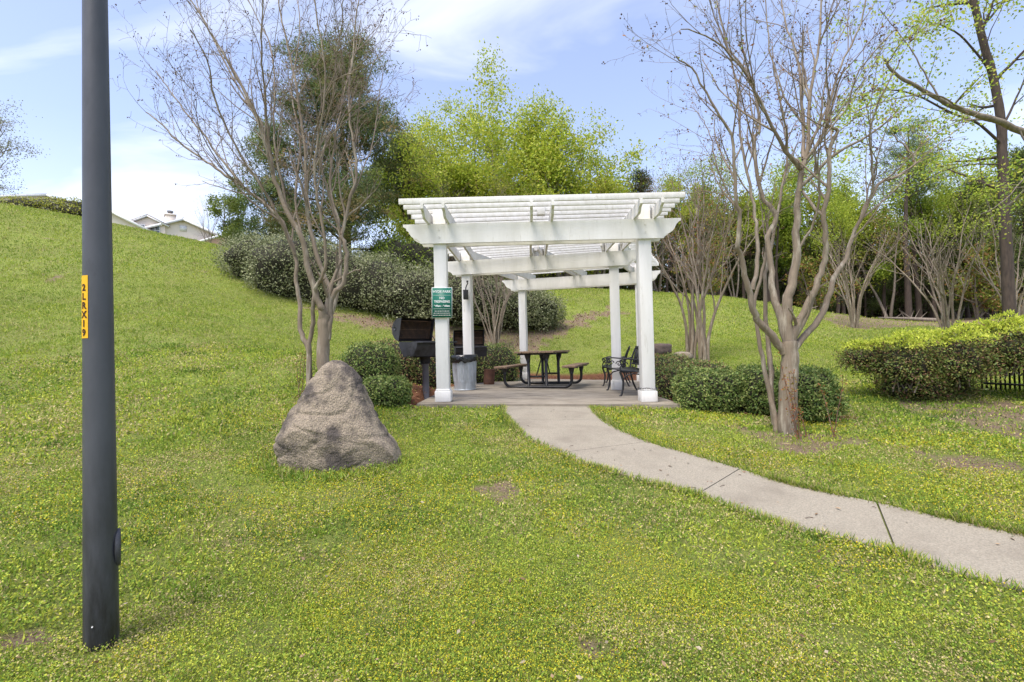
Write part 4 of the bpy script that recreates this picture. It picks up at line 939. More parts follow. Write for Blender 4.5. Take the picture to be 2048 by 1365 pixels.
# ---- leafy spring trees behind
def leafy_tree(name, label, h, r, n_leaf, L, cols, seed, bark=BARKG, stems=1, spread=.5, wts=None, low=.3, spec=None, r0=None, spf=.033, group=None, gap=.74):
    R = np.random.default_rng(seed); e = empty(name, (0, 0, 0), 0, label, 'tree', group); mbs = [MB(), MB()]; tips = []
    spec = spec or [(10 / h, (.30*h*spread*1.4, .5*h*spread*1.4), (28, 62), .09, .05, low), (14 / h, (.10*h, .2*h), (25, 55), .14, .03, .15), (18 / h, (.05*h, .10*h), (25, 60), .2, .02, .1)]
    for k in range(stems):
        a = k / max(stems, 1) * 6.28 + R.random(); d = np.array([math.cos(a) * .3 * (stems > 1), math.sin(a) * .3 * (stems > 1), 1]); d /= np.linalg.norm(d)
        P = shoot(np.array([0, 0, -.3]), d, h * (.80 if k == 0 else .52 + .25 * R.random()), 14, .045, .03, R); ramify(mbs, P, r0 or h * .016, .015, R, 0, 3 if n_leaf > 2000 else 2, spec, tips)
    mbs[0].build('trunk', bark, e, smooth=True); tag(mbs[1].build('twigs', bark, e), kind='stuff')
    tp = np.concatenate([T for T in tips]); tp = tp[tp[:, 2] > h * low * .9]
    # leaf clumps sit round shoot tips, thinned by noise so sky shows through
    dn = vn(tp + 100, 1.6 / (h * .12)); tp2 = tp[dn > gap * .55]
    if len(tp2) < 10: tp2 = tp
    Ps = tp2[R.integers(len(tp2), size=n_leaf)] + R.normal(size=(n_leaf, 3)) * h * spf * np.array([1, 1, .8])
    col = pick(cols, n_leaf, wts); c_ = MB(); leaves(c_, Ps, rdir(n_leaf), rdir(n_leaf, .6), L * (.6 + .8 * rnd.random(n_leaf)), L * .65, col); c_.build('crown', LEAF, e)
    return e
SPR = [(.38,.46,.05), (.46,.53,.06), (.28,.37,.04), (.52,.52,.09)]
SPR2 = [(.30,.34,.035), (.38,.38,.05), (.22,.27,.03)]
e = leafy_tree('maple_tree', 'tall light green spring tree with dark forked trunk behind the pergola centre', 13.5, 4, 36000, .15, SPR, 21, bark=BARKD, stems=5, spread=.50, low=.2); put(e, 965, 560, d=33, s=1.12)
e = copy_tree(e); e['label'] = 'light green spring tree filling the gap left of the tall forked one, behind the pergola'; put(e, 892, 560, d=34.5, s=1.0, rz=2.1)
e = leafy_tree('maple_tree', 'round light green spring tree behind the right half of the pergola', 11.5, 4, 26000, .15, SPR, 22, bark=BARKG, stems=5, spread=.55, low=.16); put(e, 1130, 560, d=32, rz=1, s=1.15)
e = copy_tree(e); e['label'] = 'spring tree behind the pergola middle, between the tall forked tree and the round one'; put(e, 1058, 560, d=34, s=1.2, rz=3.4)
e = leafy_tree('maple_tree', 'small light green tree in front of the big pine, left of the pergola', 9.0, 3, 11000, .12, SPR, 23, bark=BARKD, stems=3, spread=.40, low=.22); put(e, 835, 560, d=26, rz=2, s=1.0)
e = leafy_tree('maple_tree', 'low yellow green tree behind the right end of the pergola roof', 7.5, 3, 22000, .14, SPR2, 24, bark=BARKG, stems=3, spread=.5, low=.12); put(e, 1200, 560, d=31, rz=3)
e = leafy_tree('maple_tree', 'low yellow green tree behind the middle of the pergola roof', 7.0, 3, 22000, .14, SPR2, 25, bark=BARKG, stems=3, spread=.5, low=.12); put(e, 1040, 560, d=30, rz=3)

# ---- pines
def pine_tree(name, label, h, n_cl, seed, trunk_r=.2, low=.3, width=.28, cols=((.055,.085,.03), (.09,.12,.04), (.035,.06,.022), (.16,.13,.06)), L=.22, group=None, per=34, wts=None, lean=0, csz=.5):
    R = np.random.default_rng(seed); e = empty(name, (0, 0, 0), 0, label, 'tree', group); mbs = [MB(), MB()]; cl = []
    P = shoot(np.array([0, 0, -.4]), unit([lean, 0, 1]), h, 16, .02, .02, R); n = len(P); mbs[0].tube(P, trunk_r * (1 - .9 * np.linspace(0, 1, n)), 10)
    for q in range(n_cl):
        f = low + (1 - low) * ((q + R.random()) / n_cl); i_ = min(int(f * (n - 1)), n - 2); p = P[i_]
        prof_ = math.sin(min(1, (1 - f) / (1 - low) * 1.0 + .14) * math.pi * .62) ; Lb = h * width * prof_ * (.55 + .6 * R.random()); a = R.random() * 6.28
        d = unit([math.cos(a), math.sin(a), .25 + .5 * f + R.normal() * .12]); B_ = shoot(p, d, Lb, 6, .1, .02, R); mbs[0].tube(B_, np.linspace(trunk_r * .3 * (1.1 - f), .015, 7), 5, caps=False)
        for k in range(max(3, int(Lb * 3.0))):
            fb = .35 + .65 * R.random(); pb_ = B_[min(int(fb * 6), 5)]; d2 = side_dir(unit(B_[-1] - B_[0]), R, .5 + .7 * R.random()); tb = shoot(pb_, d2, Lb * .28 * (.5 + R.random()), 3, .15, .05, R); mbs[1].tube(tb, .014, 3, caps=False); cl.append(tb[-1]); cl.append(tb[-2])
        cl.append(B_[-1])
    cl = np.array(cl); n_ = len(cl); C = np.repeat(cl, per, 0) + R.normal(size=(n_ * per, 3)) * csz * .42 * np.array([1, 1, .62])
    ax = rdir(len(C), .55); c_ = MB(); leaves(c_, C, ax, rdir(len(C)), L * (.7 + .6 * rnd.random(len(C))), L * .17, np.repeat(pick(cols, n_, wts, .2), per, 0) * (1 + rnd.normal(size=(len(C), 1)) * .2).clip(.5, 1.6))
    mbs[0].build('trunk', BARKD, e, smooth=True)
    if mbs[1].n: tag(mbs[1].build('twigs', BARKD, e), kind='stuff')
    c_.build('crown', LEAF, e); return e
PC = ((.12,.165,.05), (.165,.205,.06), (.08,.115,.035), (.30,.22,.10), (.22,.20,.075))
e = pine_tree('pine_tree', 'big dark pine with brown tinged crown behind the left bare tree', 12.8, 58, 31, .27, .05, .39, cols=PC, wts=(3,3,2.6,1.2,1.6), per=74, L=.24, csz=.66, lean=.02); put(e, 695, 560, d=25.5, s=.93)
e = pine_tree('pine_tree', 'small bushy pine low on the ridge left of the shrub bank', 4.2, 34, 32, .12, .05, .42, cols=((.07,.11,.03), (.12,.17,.045), (.05,.08,.025)), per=34, L=.2, csz=.6); put(e, 540, 540, d=26)
e = pine_tree('pine_tree', 'thin dark pine top showing right of the light green trees', 8.8, 34, 33, .16, .2, .22, per=30, L=.26, csz=.55); put(e, 1270, 580, d=34)

# ------------------------------------------------------------------ shrubs
def shrub(name, label, blobs, n, L, cols, seed, wts=None, lump=.12, p=2.3, mtl=GLOSSY, cat='shrub', group=None, freq=3.0, depth=.16, core=True, wl=.55, topcols=None, topn=0, stems=0, cut=-.75, toplab=None):
    """blobs: (x,y,z0,rx,ry,h) sitting on the ground"""
    R = np.random.default_rng(seed); e = empty(name, (blobs[0][0], blobs[0][1], blobs[0][2]), 0, label, cat, group); off = np.array([blobs[0][0], blobs[0][1], blobs[0][2]])
    C = MB(); K = MB(); T = MB(); areas = np.array([b[3] * b[5] + b[3] * b[4] for b in blobs]); areas = areas / areas.sum()
    def shape(D, b, k=0):
        q = 1 / (np.abs(D) ** p).sum(1) ** (1 / p); nz = 1 + lump * 2 * (vn(D * 1.0 + 10 + seed * 1.7 + k, freq) - .5) + lump * (vn(D + 33, freq * 2.7) - .5); return D * (q * nz)[:, None]
    for k, (b, a) in enumerate(zip(blobs, areas)):
        x, y, z0, rx, ry, h = b; m_ = int(n * a); rz_ = h * .56; c_ = np.array([x, y, z0 + h - rz_]); S = np.array([rx, ry, rz_])
        D = rdir(m_); D = D[D[:, 2] > cut]; sh = (1 - depth * R.random(len(D)) ** 1.6 + .03 * R.normal(size=len(D)))[:, None]
        Q = c_ + shape(D, b, k) * S * sh
        if len(blobs) > 1:       # drop leaves buried inside neighbours
            keep = np.ones(len(Q), bool)
            for k2, b2 in enumerate(blobs):
                if k2 == k: continue
                c2 = np.array([b2[0], b2[1], b2[2] + b2[5] * .44]); keep &= (np.abs((Q - c2) / np.array([b2[3], b2[4], b2[5] * .56])) ** p).sum(1) ** (1 / p) > .8
            Q = Q[keep]; D = D[keep]
        gz_ = tz(Q[:, 0], Q[:, 1]); kk = Q[:, 2] > gz_ + .01; Q = Q[kk]; D = D[kk]; m2 = len(Q)
        ax = D * .5 + rdir(m2) * .8; ax /= np.linalg.norm(ax, axis=1)[:, None]; nr = D + rdir(m2) * .8 + np.array([0, 0, .4])
        leaves(C, Q - off, ax, nr, L * (.6 + .8 * rnd.random(m2)), L * wl * (.7 + .6 * rnd.random(m2)), pick(cols, m2, wts))
        if topn:
            tn = int(topn * a); D = rdir(tn, 1.4); D = D[D[:, 2] > .15]; Q = c_ + shape(D, b, k) * S * (1.01 + .07 * R.random(len(D)))[:, None]
            kk = np.ones(len(Q), bool)
            for k2, b2 in enumerate(blobs):
                if k2 != k: c2 = np.array([b2[0], b2[1], b2[2] + b2[5] * .44]); kk &= (np.abs((Q - c2) / np.array([b2[3], b2[4], b2[5] * .56])) ** p).sum(1) ** (1 / p) > .97
            kk &= (Q[:, 2] > max(c_[2] + rz_ * .5, z0 + h - .25) + .09 * R.random(len(Q))); Q = Q[kk]; leaves(T, Q - off, rdir(len(Q), 1.2), rdir(len(Q)), L * (.8 + .8 * rnd.random(len(Q))), L * .5, pick(topcols, len(Q)))
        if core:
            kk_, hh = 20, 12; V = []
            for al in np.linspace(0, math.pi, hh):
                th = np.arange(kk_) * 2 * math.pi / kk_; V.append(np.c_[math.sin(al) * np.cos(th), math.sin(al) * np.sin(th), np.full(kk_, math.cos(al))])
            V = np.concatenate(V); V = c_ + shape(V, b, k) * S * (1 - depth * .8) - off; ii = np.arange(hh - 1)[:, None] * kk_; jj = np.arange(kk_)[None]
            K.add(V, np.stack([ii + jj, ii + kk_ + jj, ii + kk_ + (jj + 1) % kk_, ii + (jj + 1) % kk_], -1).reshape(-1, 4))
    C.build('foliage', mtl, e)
    if core: K.build('twigs', CORE, e, smooth=True)  # solid dark shell, its colour stands in for shade deep in the foliage
    if T.n: tag(T.build('new_growth', LEAF, e), toplab)
    if stems:
        Sx = MB()
        for k in range(stems):
            b = blobs[R.integers(len(blobs))]; a = R.random() * 6.28; p0 = np.array([b[0] + .25 * b[3] * R.normal(), b[1] + .25 * b[4] * R.normal(), b[2] - .05]); p1 = np.array([b[0] + b[3] * .5 * math.cos(a), b[1] + b[4] * .5 * math.sin(a), b[2] + b[5] * .6]); Sx.tube(polyline([p0 - off, (p0 * .6 + p1 * .4) + R.normal(size=3) * .03 - off, p1 - off], 8), .009, 5)
        Sx.build('stems', BARKG, e)
    return e
def gb(px, py, d, wpx, hpx, ry):
    """blob from its picture: centre px, base py at distance d, width and height in pixels"""
    q = at(px, py, d); return (q[0], q[1] + ry * .3, tz1(q[0], q[1]) - .03, wpx / 2 * d / F, ry, hpx * d / F + .03)
HG = [(.14,.215,.05), (.08,.135,.03), (.21,.27,.07), (.27,.30,.09)]
HGR = HG + [(.22,.12,.06), (.28,.19,.09)]
shrub('clipped_shrub', 'low round green shrub nearest the boulder, in front of the grill', [gb(768, 815, 6.9, 92, 54, .36)], 6500, .035, HG, 41, p=2.8, group='clipped shrubs left of the slab')
shrub('clipped_shrub', 'rounded green shrub just behind the low one beside the boulder', [gb(738, 800, 7.6, 110, 84, .42)], 7500, .036, HG, 42, p=2.6, group='clipped shrubs left of the slab')
shrub('hedge', 'reddish green hedge behind the left grill pedestal', [gb(775, 782, 10.3, 120, 88, .5), gb(840, 780, 10.6, 100, 92, .5)], 15000, .04, HGR, 43, p=2.8, cat='hedge', lump=.1)
shrub('hedge', 'dark green hedge behind the metal trash can and the rusty bin', [gb(905, 772, 12.4, 110, 88, .5), gb(985, 772, 12.6, 110, 84, .5)], 16000, .04, HGR, 44, p=3, cat='hedge', lump=.1, wts=(3,3,2,2,.8,.6))
shrub('hedge', 'mottled hedge with reddish inner twigs sloping away right of the front right post', [gb(1345, 772, 9.6, 90, 76, .6), gb(1400, 790, 8.5, 130, 72, .6), gb(1338, 800, 8.2, 55, 70, .45)], 26000, .037, HGR, 45, p=2.7, cat='hedge', wts=(3,2,3,3,2.2,2), lump=.16)
shrub('clipped_shrub', 'dense dark green round shrub right of the slab corner', [gb(1425, 836, 6.9, 128, 84, .48)], 10500, .036, HG, 46, p=2.7, group='clipped shrubs right of the slab')
shrub('clipped_shrub', 'dark green shrub left of the forked trunk, hidden behind it in part', [gb(1520, 848, 6.75, 100, 92, .45)], 8500, .036, HG, 47, p=2.5, group='clipped shrubs right of the slab')
shrub('clipped_shrub', 'large dark green shrub right of the forked trunk, glossy leaves', [gb(1622, 865, 6.25, 120, 100, .48)], 11500, .038, HG, 48, p=2.4, group='clipped shrubs right of the slab')
# long hedge with bright new growth on top
hb = []
for px_, d_, tp, rx_, ry_, lf, up_ in ((1715, 7.45, 690, .26, .34, .46, 1), (1765, 7.3, 680, .32, .42, .30, 1), (1815, 6.9, 674, .36, .46, .20, 1), (1870, 7.2, 665, .36, .55, .22, 1), (1925, 6.7, 664, .34, .50, .26, 1), (1975, 7.0, 654, .36, .55, .36, 1), (2030, 6.7, 651, .36, .55, .40, 1), (2090, 6.6, 645, .42, .6, .4, 1), (2200, 6.3, 636, .5, .6, .3, 1),
        (1800, 7.2, 745, .30, .36, -.03, 0), (1860, 7.0, 740, .34, .40, -.03, 0), (1915, 7.1, 738, .28, .34, -.03, 0), (2190, 6.3, 735, .4, .4, -.03, 0)):
    q = at(px_ + 32, tp, d_); gz_ = tz1(q[0], q[1] + .3); lo = gz_ + lf; hb.append((q[0], q[1] + .35, lo, rx_, ry_, q[2] - lo))
shrub('hedge', 'long hedge with bright yellow green top growth and dark shaded side at the right edge', hb, 70000, .034, [(.15,.20,.045), (.09,.13,.03), (.23,.22,.06), (.20,.11,.06), (.11,.075,.045)], 49, p=2.0, cat='hedge', lump=.34, freq=3.4, depth=.55, wts=(3,3,2,1.6,1), topcols=[(.56,.63,.08), (.70,.73,.12), (.42,.52,.06)], topn=30000, stems=110, core=True, toplab='bright yellow green new leaves')

# big shrub bank on the slope (a row of viburnums seen as one long bank of individual bushes)
BK = [(.29,.31,.16), (.19,.22,.09), (.42,.43,.25), (.13,.155,.065)]
blist = [(515, 598, 18.5, 130, 92, 1.3), (570, 608, 17.6, 150, 120, 1.5), (655, 624, 17.6, 150, 128, 1.5), (740, 634, 17.6, 150, 118, 1.5), (820, 644, 17.4, 140, 108, 1.4), (890, 650, 17.6, 130, 108, 1.4), (955, 652, 18.0, 130, 105, 1.3), (1020, 652, 18.4, 120, 92, 1.3), (1070, 648, 18.8, 90, 72, 1.1)]
blab = ['leftmost pale green bush of the bank on the slope', 'tall pale green bush second from the left in the slope bank', 'grey green bush of the bank just behind the left bare tree', 'grey green bush of the bank between the bare tree and the grill', 'grey green bush of the bank behind the open left grill', 'bush of the bank seen behind the green park sign', 'bush of the bank seen behind the middle left post', 'bush of the bank behind the brown stems at the pergola', 'rightmost and lowest bush of the bank on the slope']
for k, (b, lb) in enumerate(zip(blist, blab)):
    shrub('viburnum_bush', lb, [gb(b[0], b[1], b[2], b[3] * 1.3, b[4] * 1.03, b[5] * 1.1)], 11000, .075, BK, 60 + k, p=2.1, lump=.3, freq=2.6, depth=.3, mtl=LEAF, group='bushes of the bank on the slope')
shrub('shrub', 'dark bush with a bright green patch rising over the bank behind the pergola beam end', [gb(800, 560, 23, 150, 100, 1.4)], 6000, .13, [(.08,.11,.03), (.14,.19,.04), (.26,.34,.04)], 71, mtl=LEAF, lump=.25)
shrub('shrub', 'low yellow green bush row on the ridge at the far left', [(at(60, 440, 27)[0], 27, tz1(at(60, 440, 27)[0], 27) - .1, 3.2, .6, .85), (at(130, 440, 27)[0], 27, tz1(at(130, 440, 27)[0], 27) - .1, 2.0, .6, .95)], 6000, .11, SPR2 + [(.5,.5,.3), (.45,.45,.08)], 72, mtl=LEAF, lump=.3, cat='shrub')

# thin shoots with small leaves near the two big trees
def shoots(label, base, n, h, col, seed, spread=.12):
    R = np.random.default_rng(seed); e = empty('sapling', tuple(base), 0, label, 'sapling'); m = MB(); c_ = MB()
    for k in range(n):
        P = shoot(np.array([R.normal() * spread, R.normal() * spread * .5, -.03]), unit([R.normal() * .15, R.normal() * .1, 1]), h * (.6 + .5 * R.random()), 8, .06, .03, R); m.tube(P, np.linspace(.006, .0025, 9), 5)
        Q = P[1 + R.integers(8, size=60)] + R.normal(size=(60, 3)) * .02; leaves(c_, Q, rdir(60, .3), rdir(60), .028, .014, pick(col, 60))
    m.build('stems', TWIG, e); c_.build('leaves', LEAF, e)
shoots('thin leafy shoots standing left of the big boulder top', hit(592, 815), 3, .85, [(.28,.22,.05), (.30,.12,.05), (.2,.24,.05)], 81, .06)
shoots('thin reddish shoots at the foot of the large right tree', hit(1632, 880), 7, .9, [(.34,.13,.05), (.26,.2,.05)], 82, .12)

# ------------------------------------------------------------------ right-hand tall trees
TG = [(.36,.48,.05), (.46,.56,.07), (.28,.40,.05), (.52,.50,.08)]
TSP = [(1.1, (1.0, 2.4), (30, 70), .10, .02, .25), (1.6, (.4, 1.1), (25, 60), .14, .01, .15), (2.2, (.2, .5), (25, 60), .2, 0, .1)]
traced_tree('sweetgum_tree', 'tall tree at the right edge with straight trunk and sparse fresh green leaves', None, [
  ([(2022,660),(2018,600),(2012,480),(2008,400),(2005,300),(2000,230),(1985,150),(1960,60),(1940,-40),(1930,-120)], .21, .08, (0,0), .35),
  ([(2003,290),(1960,250),(1900,225),(1830,190),(1760,180),(1700,200)], .055, .012, (0,-1.5), .1),
  ([(1985,150),(1930,80),(1880,50),(1820,40)], .045, .01, (0,-1), .1),
  ([(1960,60),(2010,0),(2060,-60)], .05, .01, (0,0), .1),
  ([(2006,330),(1940,330),(1880,345),(1820,380),(1770,385)], .03, .008, (0,1), .1),
  ([(2003,260),(2040,180),(2080,80)], .05, .01, (0,1), .1)], 15.5, TSP, 91, leafcfg=(1, 44, .22, .09, TG), podp=0, maxlev=3, bark=BARKD, twig=BARKG)
traced_tree('sweetgum_tree', 'thick limb of a tree outside the frame reaching in from the right edge', None, [
  ([(2330,900),(2310,700),(2290,500),(2270,380),(2240,250),(2200,50),(2180,-200)], .24, .12, (0,0), .7),
  ([(2275,400),(2180,330),(2100,290),(2040,262),(1990,240),(1930,222),(1880,200),(1830,172),(1790,148),(1770,120)], .10, .02, (0,-.8), .2),
  ([(1930,222),(1870,190),(1800,196),(1740,212),(1690,232)], .02, .006, (-.6,-1.4), .1),
  ([(1880,200),(1840,130),(1800,70),(1760,20)], .02, .006, (-.7,-.6), .1),
  ([(2040,262),(2060,330),(2010,400),(1960,430)], .02, .006, (-.5,-.5), .2)], 9.5, [(1.1, (.6, 1.6), (30, 70), .12, .03, .2), (2.6, (.3, .8), (25, 60), .16, .01, .15), (3.5, (.12, .35), (25, 60), .2, 0, .1)], 92, leafcfg=(1, 36, .14, .058, TG), podp=0, maxlev=3, bark=BARKG, twig=BARKG)

# ------------------------------------------------------------------ the wood on the right
protos = {}
def wood_tree(kind):
    if kind == 'g': return leafy_tree('wood_tree', 'x', 11, 3, 6500, .16, [(.24,.33,.04), (.34,.43,.05), (.16,.24,.03)], 101, bark=BARKD, stems=1, spread=.32, low=.30)
    if kind == 'y': return leafy_tree('wood_tree', 'x', 9, 3, 6000, .14, [(.36,.43,.045), (.46,.49,.06), (.26,.33,.035)], 102, bark=BARKD, stems=1, spread=.38, low=.28)
    if kind == 'd': return pine_tree('wood_pine', 'x', 10, 46, 103, .15, .16, .25, per=34, L=.26, cols=((.10,.14,.04), (.16,.20,.055), (.07,.10,.03)), csz=.6)
    if kind == 'b': return vase_tree('wood_tree', 'x', 8, 2.2, 3, .06, 104, maxlev=3, podp=.6, cols=BROWNT, bark=BARKG, twig=TWIG)
    if kind == 't': return pine_tree('wood_pine', 'x', 15, 18, 105, .24, .62, .17, per=26, L=.24, csz=.6, cols=((.16,.22,.06), (.22,.28,.07), (.12,.16,.045)))
    if kind == 'h': return leafy_tree('wood_tree', 'x', 13, 3, 5200, .13, [(.36,.45,.05), (.44,.50,.07), (.26,.35,.04)], 107, bark=BARKD, stems=1, spread=.26, low=.38, r0=.15, gap=.5)
    if kind == 'j': return leafy_tree('wood_tree', 'x', 12, 3, 2400, .11, [(.30,.26,.08), (.36,.20,.08), (.33,.36,.07)], 108, bark=BARKG, stems=2, spread=.24, low=.3, r0=.12, gap=.3)
    if kind == 's': return leafy_tree('wood_tree', 'x', 5, 3, 5000, .13, [(.17,.22,.04), (.26,.30,.05), (.30,.17,.06)], 106, bark=BARKG, stems=3, spread=.45, low=.08)
wood = [
 (1320,35,'j',.95,'tall twiggy tree with reddish buds right of the pergola roof corner'),
 (1350,37,'h',.85,'tall sparse green tree above the left slender myrtle'),
 (1425,35,'j',1.0,'tall twiggy budding tree right of the slender myrtles'),
 (1490,37,'h',1.0,'tall sparse green tree with thin trunk left of the large tree limbs'),
 (1560,35,'h',.95,'tall sparse green tree seen through the fork of the large right tree'),
 (1625,38,'j',1.05,'tall twiggy budding tree behind the right limbs of the large right tree'),
 (1672,34,'h',.95,'sparse green tree with thin dark trunk left of the pale slope myrtle'),
 (1715,37,'h',1.08,'tall sparse green tree over the pale slope myrtle'),
 (1780,35,'j',1.0,'tall twiggy tree rising over the fallen log'),
 (1872,35,'h',1.0,'tall sparse green tree right of the two slim pine trunks'),
 (1915,37,'j',1.0,'tall twiggy tree over the vase-shaped myrtle'),
 (1955,34,'h',1.0,'sparse green tree with thin trunk left of the right edge trunk'),
 # px, distance, kind, scale, label
 (1225,36,'g',.72,'light green tree at the left end of the wood, just right of the pergola roof'),
 (1262,35,'d',.62,'dark evergreen behind the right pergola beam ends'),
 (1300,37,'b',1.0,'bare brown tree next to the pergola roof corner at the start of the wood'),
 (1335,35,'y',.68,'yellowish tree between the pergola corner and the slender myrtles'),
 (1365,38,'b',1.1,'bare brown tree behind the left slender myrtle'),
 (1400,36,'d',.60,'dark evergreen behind the pair of slender myrtles'),
 (1440,37,'g',.74,'green tree right of the slender myrtles at the wood edge'),
 (1470,35,'b',1.0,'bare brown tree left of the large forked myrtle limbs'),
 (1500,38,'d',.80,'dark evergreen behind the left limbs of the large right tree'),
 (1540,36,'y',.85,'yellow green tree seen through the middle limbs of the large right tree'),
 (1575,39,'d',.66,'dark evergreen behind the trunk of the large right tree'),
 (1612,36,'g',.85,'green tree seen just right of the large tree trunk'),
 (1650,37,'d',.66,'dark evergreen behind the right limbs of the large right tree'),
 (1690,36,'y',.90,'light green tree behind the pale myrtle on the slope'),
 (1730,38,'d',.62,'dark evergreen behind the left end of the fallen log'),
 (1765,36,'g',.66,'green tree rising behind the middle of the fallen log'),
 (1816,34,'t',.82,'tall slim pine with dark bare trunk right of the fallen log'),
 (1838,36,'t',.78,'thinner pine with dark trunk beside the tall slim one'),
 (1800,39,'d',.55,'dark evergreen behind the two slim pine trunks'),
 (1860,38,'g',.82,'green tree left of the vase-shaped myrtle behind the hedge'),
 (1895,36,'d',.62,'dark evergreen behind the vase-shaped myrtle'),
 (1935,38,'y',.95,'light green tree right of the vase-shaped myrtle'),
 (1972,35,'d',.95,'dark evergreen left of the tall trunk at the right edge'),
 (2015,38,'g',1.0,'green tree behind the tall trunk at the right edge'),
 (1285,38.5,'g',.80,'taller green tree behind the right end of the pergola roof'),
 (1385,39.5,'y',.90,'yellow green treetop above the pair of slender myrtles'),
 (1455,39.5,'y',.95,'yellow green treetop left of the forked limbs of the large right tree'),
 (1595,40,'g',1.0,'tall green treetop above the crotch of the large right tree'),
 (1745,40,'y',1.0,'tall yellow green treetop above the fallen log'),
 (1985,40,'y',1.1,'tall yellow green treetop just left of the tall right edge trunk'),
 (2050,33,'d',1.05,'dark evergreen at the very right edge of the photo'),
 (1420,33.5,'s',.9,'low reddish bush-like tree at the lawn edge behind the slender myrtles'),
 (1635,33.5,'s',1.0,'low understory tree between the large trunk and the pale myrtle'),
 (1955,33,'s',1.1,'low understory tree in front of the wood near the right edge')]
for px_, d_, kd, sc, lb in wood:
    if kd not in protos: e = protos[kd] = wood_tree(kd)
    else: e = copy_tree(protos[kd])
    e['label'] = lb; e['category'] = 'tree'; e['group'] = 'trees of the wood at the top of the lawn'
    put(e, px_, 600, d=d_, s=sc * (1.32 if kd in 'gy' else 1.08 if kd == 'd' else 1.0 if kd in 'hj' else 1.15), rz=rnd.random() * 6.28)
# the dense wood behind, which reads as one mass
fw = MB(); fl = MB(); R = np.random.default_rng(9)
for k in range(270):
    x = R.random() * 62 - 6; y = 40 + R.random() * 16 + max(0, -x) * 1.0; z = tz1(x, y)
    h = 5.5 + 4.5 * R.random(); P = shoot(np.array([x, y, z - .3]), np.array([0, 0, 1.]), h, 6, .03, .0, R); fw.tube(P, np.linspace(.13, .03, 7), 5, caps=False)
    nl = 600; Q = np.array([x, y, z]) + np.c_[R.normal(size=nl) * 1.5, R.normal(size=nl) * 1.2, h * (1.08 * R.random(nl))]
    leaves(fl, Q, rdir(nl), rdir(nl), .3, .2, np.repeat([[(.045,.06,.018), (.075,.10,.026), (.15,.20,.035), (.085,.065,.035)][R.integers(4)]], nl, 0) * (1 + rnd.normal(size=(nl, 1)) * .25).clip(.4, 1.7))
wt = fw.build('wood_mass', BARKD); tag(wt, 'dense dark wood filling the background behind the individual trees', 'wood', kind='stuff'); fo = fl.build('foliage', LEAF, wt)
# fallen log
lg = empty('fallen_log', (0, 0, 0), 0, 'grey fallen log with dead branches lying in front of the wood', 'log')
p0 = hit(1748, 608); p0 = at(1755, 602, 31); p1 = at(1872, 611, 30.5)
for q in (p0, p1): q[2] = tz1(q[0], q[1]) + .2
m = MB(); m.tube([p0 + np.array([0, 0, .15]), (p0 + p1) / 2 + np.array([0, 0, .1]), p1], [.04, .085, .12], 8); m.build('trunk', BARKG, lg)
for k in range(9): m = MB(); f = R.random() * .7; b_ = p0 + (p1 - p0) * f; m.tube([b_, b_ + np.array([R.normal() * .4, 0, .2 + R.random() * .8])], [.03, .01], 5); m.build('branch', BARKG, lg)
# tree at the far left edge, small trees on the ridge by the houses
e = leafy_tree('maple_tree', 'sparse budding tree at the far left edge above the ridge', 9.0, 3, 9000, .09, [(.24,.25,.12), (.30,.31,.14), (.2,.17,.1)], 111, bark=BARKG, stems=3, spread=.35, low=.1, gap=.2,
    spec=[(1.6, (1.4, 3.2), (25, 55), .1, .05, .15), (2.4, (.6, 1.6), (25, 55), .14, .03, .1), (3.5, (.3, .8), (25, 60), .2, .02, .1)]); put(e, -75, 420, d=31, s=1.05)
e = vase_tree('budding_tree', 'small sparse tree just right of the far house', 5.2, 2.2, 3, .05, 112, maxlev=3, podp=.8, cols=((.2,.2,.08), (.25,.22,.1)), bark=BARKG, twig=BARKG); put(e, 412, 470, d=44, s=1.15)
e.location.z += 1.2
e = leafy_tree('maple_tree', 'low green tree at the foot of the ridge end, left of the pine', 5.5, 3, 9000, .13, [(.20,.25,.05), (.15,.2,.04)], 113, stems=3, spread=.42, low=.08); put(e, 462, 500, d=33, s=.98)

# ------------------------------------------------------------------ houses behind the ridge
def house(label, peak, rz, hw, pitch, depth, wallbase, parts):
    """gable front centred under peak (world point), local x along the front, y going back"""
    t_ = empty('house', (peak[0], peak[1], 0), rz, label, 'house', 'houses beyond the ridge'); zp = peak[2]; ze = zp - hw * pitch
    m = MB(); fr = [(-hw, 0, wallbase), (hw, 0, wallbase), (hw, 0, ze), (0, 0, zp), (-hw, 0, ze)]; bk = [(x, depth, z) for x, y, z in fr]
    m.poly(fr); m.poly(bk[::-1])
    for k in (0, 1, 4): k2 = (k + 1) % 5; m.poly([fr[k], bk[k], bk[k2], fr[k2]])
    m.build('wall', SIDING, t_)
    for s_ in (-1, 1):
        m = MB(); o = .35; a = (0, zp + .12); b_ = (s_ * (hw + o), ze - o * pitch + .12); v = [(a[0], -.3, a[1]), (b_[0], -.3, b_[1]), (b_[0], depth + .3, b_[1]), (a[0], depth + .3, a[1])]; v2 = [(x, y, z + .1) for x, y, z in v]
        m.poly(v if s_ < 0 else v[::-1]); m.poly(v2[::-1] if s_ < 0 else v2)
        for k in range(4): k2 = (k + 1) % 4; m.poly([v[k], v[k2], v2[k2], v2[k]])
        m.build('roof', SHING, t_)
        m = MB(); m.bar((0, -.33, zp + .06), (b_[0], -.33, b_[1] - .06), .05, .24, up=(0, 0, 1)); m.build('rake_trim', TRIM, t_)
    for f_ in parts: f_(t_, zp, ze)
    return t_
